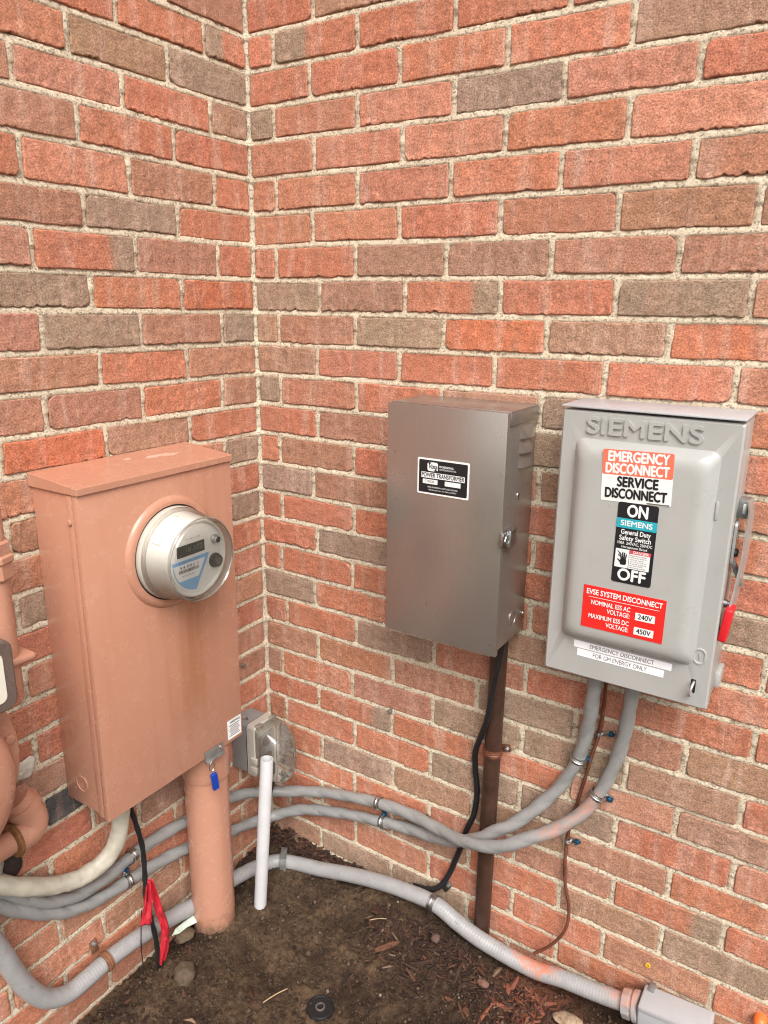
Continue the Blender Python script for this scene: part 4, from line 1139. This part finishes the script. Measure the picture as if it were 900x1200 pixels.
for v, s_ in ((0.0005, '240V'), (-0.0245, '450V')):
    plate('white_box', fr2.sub(0.0365, v), 0.0310, 0.0130, 0.0004, 0, 0.0002, WHITE, r1)
    text('lettering', s_, fr2.sub(0.0365, v, 0.0004), 0.0122, BLACK, r1, bold=0.0002, width=0.0225)
for k, (xc, zc, w_, s_, tw, tl) in enumerate(((0.9000, 0.8315, 0.164, 'EMERGENCY DISCONNECT', 0.108, -0.3), (0.8980, 0.8165, 0.146, 'FOR GM ENERGY ONLY', 0.091, -0.6))):
    fq = FR(xc, DF, zc, tl)
    t1_ = plate('tape_strip', fq, w_, 0.0128, 0.0004, 0.0001, 0.0006 + 0.0001 * k, TAPEWHITE, sw)
    text('lettering', s_, fq.sub(0, 0, 0.0009), 0.0112, BEZEL, t1_, width=tw)
# operating handle on the right side
fsr = Frame((S1 - 0.002, 0, 0), (0, 1, 0), (0, 0, 1), (1, 0, 0))      # u = toward the wall, n = +x
hd_ = MB()
hd_.add(*fbox(fsr, -0.060, -0.030, 1.082, 1.112, 0.0, 0.016, 0.001))
hd_.out('handle_bracket', ZINCDARK, sw)
V, Fq = lathe(fsr.sub(-0.062, 1.098, 0.008), [(0.008, 0), (0.008, 0.004), (0.006, 0.005)], 20)
mobj('rivet', V, Fq, WHITE, sw)
lev = [(-0.088, 1.116, 0.016), (-0.084, 1.10, 0.020), (-0.086, 1.02, 0.019), (-0.090, 0.965, 0.015), (-0.094, 0.940, 0.012)]
lev2 = [(-0.035, 1.112, 0.018), (-0.034, 1.08, 0.022), (-0.042, 1.01, 0.022), (-0.055, 0.95, 0.018), (-0.066, 0.918, 0.014)]
V = []
for a_, b_ in zip(lev, lev2):
    V += [fsr.pt(*a_), fsr.pt(*b_), fsr.pt(b_[0], b_[1], b_[2] - 0.0022), fsr.pt(a_[0], a_[1], a_[2] - 0.0022)]
Fq = [(i * 4 + j, i * 4 + (j + 1) % 4, i * 4 + 4 + (j + 1) % 4, i * 4 + 4 + j) for i in range(4) for j in range(4)] + [(3, 2, 1, 0), (16, 17, 18, 19)]
mobj('handle_arm', V, Fq, HANDLESTEEL, sw, angle=30)
V, Fq = loft(fsr.sub(-0.074, 1.045, 0.002), [[(*p, 0) for p in rrect(0.018, 0.070, 0.008, 6)], [(*p, 0.004) for p in rrect(0.018, 0.070, 0.008, 6)]])
mobj('pivot_link', V, Fq, HANDLESTEEL, sw)
V, Fq = lathe(fsr.sub(-0.074, 1.030, 0.006), [(0.007, 0), (0.007, 0.003), (0.005, 0.005), (0.003, 0.005)], 8)
mobj('bolt', V, Fq, BLACKRUB, sw, angle=20)
V, Fq = tube_geo([fsr.pt(-0.078, 1.015, 0.006), fsr.pt(-0.070, 0.998, 0.012), fsr.pt(-0.062, 0.975, 0.020)], 0.0042, seg=8)
mobj('drive_link', V, Fq, ZINCDARK, sw)
V, Fq = lathe(fsr.sub(-0.074, 0.944, 0.0), [(0.0065, 0), (0.0065, 0.006), (0.005, 0.0065), (0.005, 0.011), (0.003, 0.012)], 12)
mobj('bolt', V, Fq, ZINC, sw)
fgp = Frame(fsr.pt(-0.088, 0.921, 0.011), fsr.U, np.array((0.10, 0, 0.995)), np.array((0.995, 0, -0.10)))
box('red_grip', fgp, -0.020, 0.014, -0.031, 0.026, -0.0065, 0.0065, REDGRIP, sw, 0.004, 3)
box('grip_tongue', fgp, 0.012, 0.040, 0.004, 0.018, -0.003, 0.003, ZINCDARK, sw, 0.001)
# mounting foot
box('mounting_foot', ft, S1 - 0.004, S1 + 0.006, T0 + 0.012, T0 + 0.040, 0.004, 0.05, GREYPAINT, sw, 0.003)
# hub screws underneath
for x, y, z in ((0.981, 0.050, 0.7690), (0.879, 0.014, 0.7660)):
    V, Fq = lathe(Frame((x, -y, z), (1, 0, 0), (0, -1, 0), (0, 0, -1)), [(0.0075, -0.006), (0.0075, 0.003), (0.0045, 0.0035), (0.004, 0.012)], 8)
    mobj('hub_screw', V, Fq, BLUESCREW, sw, angle=20)

# ------------------------------------------------------------------ copper ground wire
cw = tube('copper_wire', [(0.858, -0.040, 0.785), (0.857, -0.026, 0.717), (0.852, -0.010, 0.633), (0.848, -0.008, 0.599), (0.841, -0.008, 0.564), (0.832, -0.008, 0.509), (0.820, -0.008, 0.442), (0.808, -0.008, 0.371), (0.805, -0.008, 0.324), (0.810, -0.010, 0.249), (0.825, -0.014, 0.183), (0.823, -0.020, 0.143), (0.798, -0.022, 0.090), (0.762, -0.028, 0.050)], 0.0034, COPPER, None, step=0.008, seg=10)
tag(cw, 'thin tarnished copper ground wire running down the right wall', 'wire')
for (c, e, s_) in (((0.848, -0.008, 0.606), (0.872, -0.004, 0.613), 'just under the switch box'), ((0.807, -0.008, 0.345), (0.826, -0.004, 0.350), 'below the conduit crossing')):
    strap('wire_clip', 'small clip with blue screw on the copper wire ' + s_, c, (0.15, 0, 1), 0.0037, e, 'R', ZINC, BLUESCREW, 'clips on the copper wire', 0.009)

# ------------------------------------------------------------------ cables below the meter box
bc = tube('cream_cable', [(0.062, -0.506, 0.480), (0.061, -0.511, 0.415), (0.060, -0.518, 0.376), (0.052, -0.536, 0.337), (0.044, -0.564, 0.318), (0.038, -0.600, 0.316), (0.034, -0.653, 0.337), (0.032, -0.701, 0.369), (0.024, -0.735, 0.395), (0.0, -0.775, 0.43)], 0.0168, BEIGECABLE, None, step=0.004, seg=28, mod=lambda s, th: 1 + 0.10 * noise(s * 50, np.cos(th) * 1.5, np.sin(th) * 1.5) + 0.05 * noise(s * 130, np.cos(th) * 2, np.sin(th) * 2) + 0.03 * np.cos(2 * th - 9 * s))
tag(bc, 'wrinkled cream coloured cable curving out under the meter box', 'cable')
bkc = tube('black_cable', [(0.066, -0.486, 0.480), (0.062, -0.487, 0.417), (0.062, -0.481, 0.383), (0.064, -0.470, 0.313), (0.066, -0.471, 0.251), (0.066, -0.474, 0.189), (0.062, -0.464, 0.130), (0.064, -0.456, 0.056), (0.064, -0.455, -0.04)], 0.0052, BLACKRUB, None, step=0.006, seg=12, mod=lambda s, th: 1 + 0.10 * np.cos(2 * th - 160 * s))
tag(bkc, 'black cable hanging from the meter box into the soil', 'cable')
thin = tube('thin_wire', [(0.062, -0.484, 0.160), (0.060, -0.488, 0.115), (0.060, -0.492, 0.070), (0.064, -0.494, 0.010)], 0.0012, BLACKRUB, None, step=0.01, seg=6)
tag(thin, 'hair-thin dark wire beside the red tape', 'wire')
V, Fq = lathe(Frame((0.060, -0.486, 0.47), (1, 0, 0), (0, 1, 0), (0, 0, -1)), [(0.014, -0.004), (0.014, 0.006), (0.009, 0.014)], 16)
hub = mobj('cable_gland', V, Fq, BLACKRUB, mb)
# red flagging tape: a folded crumpled strip
rt_ = thing('red_tape', 'crumpled red flagging tape tied round the black cable', 'flagging tape', (0.07, -0.462, 0.0))
def ribbon(P, W, name):
    Q, s = spline(P, 0.004)
    Wd = np.interp(s, np.linspace(0, s[-1], len(W)), W)
    V = []
    m = 7
    d = np.array((0.45, 0.80, 0.12)); d /= np.linalg.norm(d)
    for i, q in enumerate(Q):
        for j in range(m):
            a = (j / (m - 1) - 0.5)
            off = np.array((0.8, -0.5, 0)) * (0.0035 * math.sin(j * 1.1 + s[i] * 26) + 0.007 * float(noise(s[i] * 45, j * 0.7)))
            V.append(q + d * a * Wd[i] + off)
    n = len(Q)
    F = [(i * m + j, i * m + j + 1, (i + 1) * m + j + 1, (i + 1) * m + j) for i in range(n - 1) for j in range(m - 1)]
    V = np.array(V)
    o = mobj(name, V, F, REDTAPE, rt_, angle=60)
    md = o.modifiers.new('thick', 'SOLIDIFY'); md.thickness = 0.0008
    return o
ribbon([(0.074, -0.466, 0.232), (0.078, -0.462, 0.200), (0.082, -0.456, 0.150), (0.086, -0.448, 0.095), (0.080, -0.448, 0.045), (0.072, -0.452, 0.0)], [0.011, 0.015, 0.015, 0.017, 0.020, 0.012], 'long_tail')
ribbon([(0.072, -0.470, 0.230), (0.073, -0.474, 0.195), (0.074, -0.482, 0.150), (0.075, -0.485, 0.130)], [0.010, 0.014, 0.019, 0.024], 'short_tail')

# ------------------------------------------------------------------ gas meter at the left edge
gm = thing('gas_meter', 'salmon painted gas meter with round body cut by the left edge', 'gas meter', (0.1, -0.9, 0.55))
fg = FL(-0.897, 0.0, 0.708)
V, Fq = lathe(fg, [(0.06, 0.03), (0.135, 0.05), (0.150, 0.085), (0.150, 0.105), (0.160, 0.106)], 64)
mobj('rear_shell', V, Fq, PINK, gm)
V, Fq = lathe(fg, [(0.150, 0.106), (0.168, 0.107), (0.170, 0.110), (0.170, 0.120), (0.167, 0.123), (0.140, 0.1235)], 64)
mobj('flange', V, Fq, PINK, gm)
V, Fq = lathe(fg, [(0.138, 0.123), (0.137, 0.150), (0.132, 0.172), (0.122, 0.187), (0.104, 0.196), (0.06, 0.201)], 64)
mobj('front_shell', V, Fq, PINK, gm)
for k in range(12):
    a_ = rad(k * 30 + 8)
    V, Fq = lathe(fg.sub(0.1545 * math.cos(a_), 0.1545 * math.sin(a_), 0.123), [(0.0085, 0), (0.0085, 0.006), (0.007, 0.007), (0.004, 0.0072)], 6)
    mobj('bolt', V, Fq, PINK, gm, angle=20)
fi = FL(-0.835, 0.0, 0.868)
ix = plate('index_cover', fi, 0.165, 0.112, 0.018, 0.130, 0.186, BEZEL, gm, 0.004)
plate('index_plate', fi, 0.128, 0.078, 0.010, 0.1861, 0.1875, CREAM, ix)
tube('riser', [(0.10, -0.722, 0.80), (0.10, -0.722, 0.95), (0.10, -0.722, 1.10)], 0.0235, PINK, gm, step=0.05, seg=28)
fz2 = Frame((0.10, -0.722, 0), (1, 0, 0), (0, 1, 0), (0, 0, 1))
V, Fq = lathe(fz2, [(0.026, 0.985), (0.031, 0.990), (0.031, 1.012), (0.034, 1.016), (0.034, 1.024), (0.030, 1.027), (0.030, 1.045), (0.026, 1.048)], 8)
mobj('union_nut', V, Fq, PINK, gm, angle=20)
box('bracket_tab', FL(-0.712, 0.0, 0.850), -0.034, 0.030, -0.007, 0.007, 0.075, 0.128, PINK, gm, 0.006, 3)
gp = thing('gas_pipe', 'salmon painted gas pipe and elbow with rusty ring, left edge', 'pipe', (0.055, -0.72, 0.45))
tube('pipe', [(0.060, -0.95, 0.492), (0.057, -0.80, 0.494), (0.056, -0.700, 0.496)], 0.0205, PINK, gp, step=0.02, seg=28)
el = tube('elbow', [(0.056, -0.726, 0.496), (0.056, -0.708, 0.496), (0.055, -0.692, 0.500), (0.054, -0.686, 0.512), (0.052, -0.690, 0.530), (0.049, -0.697, 0.548), (0.045, -0.706, 0.566)], 0.0275, PINK, gp, step=0.005, seg=28, mod=lambda s, th: np.full(len(th), 1.0 + 0.05 * math.exp(-((s - 0.006) / 0.006) ** 2) - 0.05 * math.exp(-((s - 0.115) / 0.03) ** 2)))
tube('elbow_collar', [(0.0505, -0.6930, 0.5385), (0.0480, -0.6995, 0.5530)], 0.0305, PINK, gp, step=0.004, seg=28)
q_ = Frame((0.056, -0.7235, 0.496), (1, 0, 0), (0, 0, 1), (0, -1, 0))
V, Fq = lathe(q_, [(0.0205, -0.004), (0.0305, -0.003), (0.0315, 0.0), (0.0305, 0.004), (0.0205, 0.006)], 32)
mobj('rusty_ring', V, Fq, M_simple('rust_ring', (0.20, 0.085, 0.03), 0.7, 0, 0.4, 120, 0.5, 250), gp)

def lump(name, label, cat, cen, rad3, mat, seed, parent=None, sub=3, rough=0.35):
    bm = bmesh.new()
    bmesh.ops.create_icosphere(bm, subdivisions=sub, radius=1.0)
    V = np.array([v.co[:] for v in bm.verts])
    bm.verts.index_update()
    Fq = [[v.index for v in q.verts] for q in bm.faces]
    bm.free()
    V = V * (1 + rough * fbm(V[:, 0] * 1.6 + seed, V[:, 1] * 1.6, V[:, 2] * 1.6, 3))[:, None]
    V = V * np.array(rad3) + np.array(cen)
    o = mobj(name, V, Fq, mat, parent, angle=60, col=np.tile(np.array([*LUMPC, 1.0]), (len(V), 1)))
    if label: tag(o, label, cat)
    return o
LUMPC = (0.3, 0.25, 0.2)
lump('caulk_lump', 'lump of white caulk on the brick beside the gas pipe elbow', 'caulk', (0.004, -0.672, 0.580), (0.008, 0.026, 0.020), CAULK, 3.0, rough=0.7)
lump('mortar_patch', 'rough grey mortar patch at the left edge by the cream cable', 'patch', (0.010, -0.760, 0.435), (0.018, 0.035, 0.042), GREYCAULK, 9.0)
V, Fq = lathe(FL(-0.712, 0.0, 0.405), [(0.026, -0.004), (0.025, 0.006), (0.020, 0.010), (0.008, 0.011)], 28)
tag(mobj('pipe_sleeve', V, Fq, DARKHOLE, None), 'dark round sleeve in the wall above the cream cable', 'sleeve')

# ------------------------------------------------------------------ small fixings on the walls
V, Fq = lathe(FR(1.194, 0.0, 0.124), [(0.012, -0.004), (0.012, 0.014), (0.009, 0.020), (0.004, 0.023)], 20)
tag(mobj('orange_cap', V, Fq, ORANGE, None), 'small orange plastic cap on the wall, lower right corner', 'cap')
V, Fq = lathe(FR(0.988, 0.0, 0.126), [(0.0050, -0.004), (0.0050, 0.002), (0.0030, 0.0025), (0.0026, -0.003)], 16)
tag(mobj('wall_plug', V, Fq, YELLOW, None), 'tiny yellow plastic wall plug above the metal raceway', 'wall plug')
V, Fq = lathe(FR(0.371, 0.0, 0.4945), [(0.006, -0.005), (0.0058, 0.002), (0.0025, 0.0032)], 10)
tag(mobj('nail_head', V, Fq, ZINCDARK, None), 'grey nail head in the mortar right of the outlet box', 'nail')
V, Fq = lathe(FL(-0.086, 0.0, 0.542), [(0.0075, -0.005), (0.0072, 0.002), (0.003, 0.003)], 10)
tag(mobj('wall_anchor', V, Fq, ZINCDARK, None), 'grey screw anchor in the brick above the outlet box', 'anchor')

# ------------------------------------------------------------------ things lying on the soil
LUMPC = (0.095, 0.066, 0.042)
lump('stone', 'rounded brown stone near the red tape', 'stone', (0.138, -0.447, 0.004), (0.026, 0.024, 0.018), STONE, 21.0, rough=0.25)
LUMPC = (0.30, 0.21, 0.14)
lump('stone', 'pale tan stone under the ribbed conduit, bottom edge', 'stone', (0.868, -0.105, 0.010), (0.030, 0.016, 0.012), STONE, 31.0, rough=0.25)
LUMPC = (0.10, 0.06, 0.045)
lump('stone', 'pinkish pebble below the black cord end', 'stone', (0.560, -0.100, 0.040), (0.011, 0.010, 0.007), STONE, 41.0, rough=0.25)
LUMPC = (0.15, 0.075, 0.055)
lump('stone', 'pinkish stone chip under the dark brown pipe', 'stone', (0.690, -0.125, 0.016), (0.013, 0.009, 0.007), STONE, 51.0, rough=0.25)
LUMPC = (0.11, 0.075, 0.045)
lump('stone', 'mossy flat stone under the pale green scrap', 'stone', (0.052, -0.368, -0.004), (0.022, 0.024, 0.012), STONE, 61.0, rough=0.25)
fpz = Frame((0.046, -0.362, 0.012), (0.30, 0.95, 0.05), (-0.88, 0.27, 0.38), (0.35, -0.15, 0.92))
V, Fq = loft(fpz, [[(u, v, n) for u, v in ((-0.034, -0.006), (-0.018, -0.010), (0.004, -0.007), (0.030, -0.009), (0.036, 0.002), (0.026, 0.010), (0.004, 0.008), (-0.020, 0.004))] for n in (0, 0.0015)])
tag(mobj('paper_scrap', V, Fq, PAPER, None), 'pale green torn scrap lying beside the thick salmon pipe', 'scrap')
sp = thing('sprinkler_head', 'dark round sprinkler head with a bright ring set in soil', 'sprinkler', (0.424, -0.343, 0.0))
fsp = Frame((0.424, -0.343, float(ground_z(0.424, -0.343)) + 0.004), (0.98, 0.2, 0), (-0.2, 0.98, 0.0), (0.0, 0, 1.0))
V, Fq = lathe(fsp, [(0.029, -0.02), (0.029, 0.003), (0.027, 0.006), (0.024, 0.0062), (0.023, 0.004), (0.009, 0.004)], 36)
mobj('body', V, Fq, BLACKRUB, sp)
V, Fq = lathe(fsp, [(0.0100, 0.003), (0.0100, 0.0055), (0.0085, 0.006), (0.0072, 0.006), (0.0070, 0.0035)], 24)
mobj('ring', V, Fq, ZINC, sp)

# mulch: shredded bark and soil clods, uncountable
def mulch():
    rr = np.random.default_rng(5)
    V, F, C = [], [], []
    def zone():
        t = rr.uniform()
        if t < 0.30:  # the corner
            return rr.uniform(0.0, 0.30), -rr.uniform(0.002, 0.030), 0.022, 1.0
        if t < 0.42:
            return rr.uniform(0.003, 0.028), -rr.uniform(0.0, 0.30), 0.012, 1.0
        if t < 0.82:  # along the right wall beside the conduit
            x = rr.uniform(0.40, 1.15); return x, -0.075 - abs(rr.normal(0, 0.065)), 0.004, 0.9
        if t < 0.90:
            return rr.uniform(0.03, 0.4), -rr.uniform(0.35, 0.75), 0.002, 0.7
        return rr.uniform(0.05, 1.2), -rr.uniform(0.1, 0.9), 0.001, 0.6
    for _ in range(6500):
        x, y, up, sc_ = zone()
        if math.hypot(x - 0.068, y + 0.289) < 0.055: continue
        l_ = min(rr.lognormal(-4.95, 0.55), 0.026) * sc_
        w_ = l_ * rr.uniform(0.14, 0.42)
        h_ = w_ * rr.uniform(0.3, 0.7)
        a_ = rr.uniform(0, math.pi * 2); b_ = rr.normal(0, 0.35)
        d = np.array((math.cos(a_) * math.cos(b_), math.sin(a_) * math.cos(b_), math.sin(b_)))
        s_ = np.cross(d, (0, 0, 1)); s_ /= np.linalg.norm(s_); t_ = np.cross(s_, d)
        c = np.array((x, y, float(ground_z(x, y)) + 0.003 + up * rr.uniform(0, 1.3)))
        bend = rr.normal(0, 0.12) * l_
        n = len(V)
        for k, (e, ww) in enumerate(((-1, 0.5), (0, 1.0), (1, 0.4))):
            p = c + d * e * l_ + t_ * (bend if e == 0 else 0)
            p = p + s_ * rr.normal(0, w_ * 0.3)
            V += [p - s_ * w_ * ww, p + t_ * h_ * ww, p + s_ * w_ * ww, p - t_ * h_ * ww]
        F += [(n + 4 * k + j, n + 4 * k + (j + 1) % 4, n + 4 * k + 4 + (j + 1) % 4, n + 4 * k + 4 + j) for k in (0, 1) for j in range(4)] + [(n + 3, n + 2, n + 1, n), (n + 8, n + 9, n + 10, n + 11)]
        t = rr.uniform()
        col = (0.040, 0.021, 0.014) if t < 0.66 else ((0.082, 0.036, 0.020) if t < 0.955 else (0.15, 0.095, 0.06))
        dd = math.hypot(x - 0.80, y + 0.10)
        if dd < 0.12 * rr.uniform(0.2, 1.0): col = (0.17, 0.058, 0.034) if rr.uniform() < 0.6 else col
        col = np.array(col) * rr.uniform(0.6, 1.35)
        C += [(*col, 1)] * 12
    o = mobj('bark_mulch', V, F, MULCH, None, angle=30, col=C)
    tag(o, 'dark and reddish shredded bark strewn along the walls', None, None, 'stuff')
mulch()

def clods():
    rr = np.random.default_rng(9)
    bm = bmesh.new(); bmesh.ops.create_icosphere(bm, subdivisions=1, radius=1.0)
    IV = np.array([v.co[:] for v in bm.verts]); bm.verts.index_update()
    IF = np.array([[v.index for v in q.verts] for q in bm.faces]); bm.free()
    V, F, C = [], [], []
    n = 0
    for _ in range(13000):
        x, y = rr.uniform(0.01, 1.15), -rr.uniform(0.03, 0.95)
        if math.hypot(x - 0.068, y + 0.289) < 0.052: continue
        r = min(rr.lognormal(-6.35, 0.45), 0.007)
        v = IV * (1 + rr.normal(0, 0.22, (len(IV), 1))) * r * np.array((1, 1, 0.75))
        V.append(v + np.array((x, y, float(ground_z(x, y)) + 0.005 + r * 0.2)))
        F.append(IF + n); n += len(IV)
        t = rr.uniform()
        col = np.array((0.062, 0.040, 0.026) if t < 0.80 else ((0.035, 0.021, 0.014) if t < 0.993 else (0.20, 0.16, 0.12))) * rr.uniform(0.5, 1.9)
        C.append(np.tile((*col, 1), (len(IV), 1)))
    o = mobj('soil_clods', np.concatenate(V), np.concatenate(F).tolist(), MULCH, None, angle=0, col=np.concatenate(C))
    tag(o, 'crumbs and small clods of brown soil', None, None, 'stuff')
clods()
for k, (x, y, a_, l_, lab_) in enumerate(((0.330, -0.375, 1.15, 0.028, 'thin straw-coloured stem left of the sprinkler head'), (0.415, -0.110, 0.6, 0.020, 'pale twig below the ribbed conduit in the middle'))):
    z = float(ground_z(x, y)) + 0.013
    dx, dy = math.cos(a_) * l_, math.sin(a_) * l_
    tag(tube('twig', [(x - dx, y - dy, z - 0.003), (x, y, z + 0.001), (x + dx, y + dy, z)], 0.0011, M_simple('straw', (0.42, 0.30, 0.16), 0.7), None, step=0.01, seg=6), lab_, 'twig')
for k, (x, y, a_, l_, lab_) in enumerate(((0.468, -0.155, 0.9, 0.030, 'reddish bark chip standing out below the steel strap'), (0.548, -0.330, 1.3, 0.012, 'orange bark chip right of the sprinkler head'))):
    z = float(ground_z(x, y)) + 0.012
    d = np.array((math.cos(a_), math.sin(a_), 0.1))
    fc_ = Frame((x, y, z), d / np.linalg.norm(d), np.array((-math.sin(a_), math.cos(a_), 0)), np.array((0, 0, 1.0)))
    V, Fq = loft(fc_, [[(u * l_ / 0.03, v, n) for u, v in ((-0.030, -0.003), (-0.006, -0.006), (0.022, -0.005), (0.030, 0.001), (0.018, 0.005), (-0.010, 0.006), (-0.026, 0.004))] for n in (0, 0.004)])
    tag(mobj('bark_chip', V, Fq, M_simple('red_bark', (0.13, 0.055, 0.028), 0.8, 0, 0.4, 120, 0.6), None), lab_, 'bark chip')
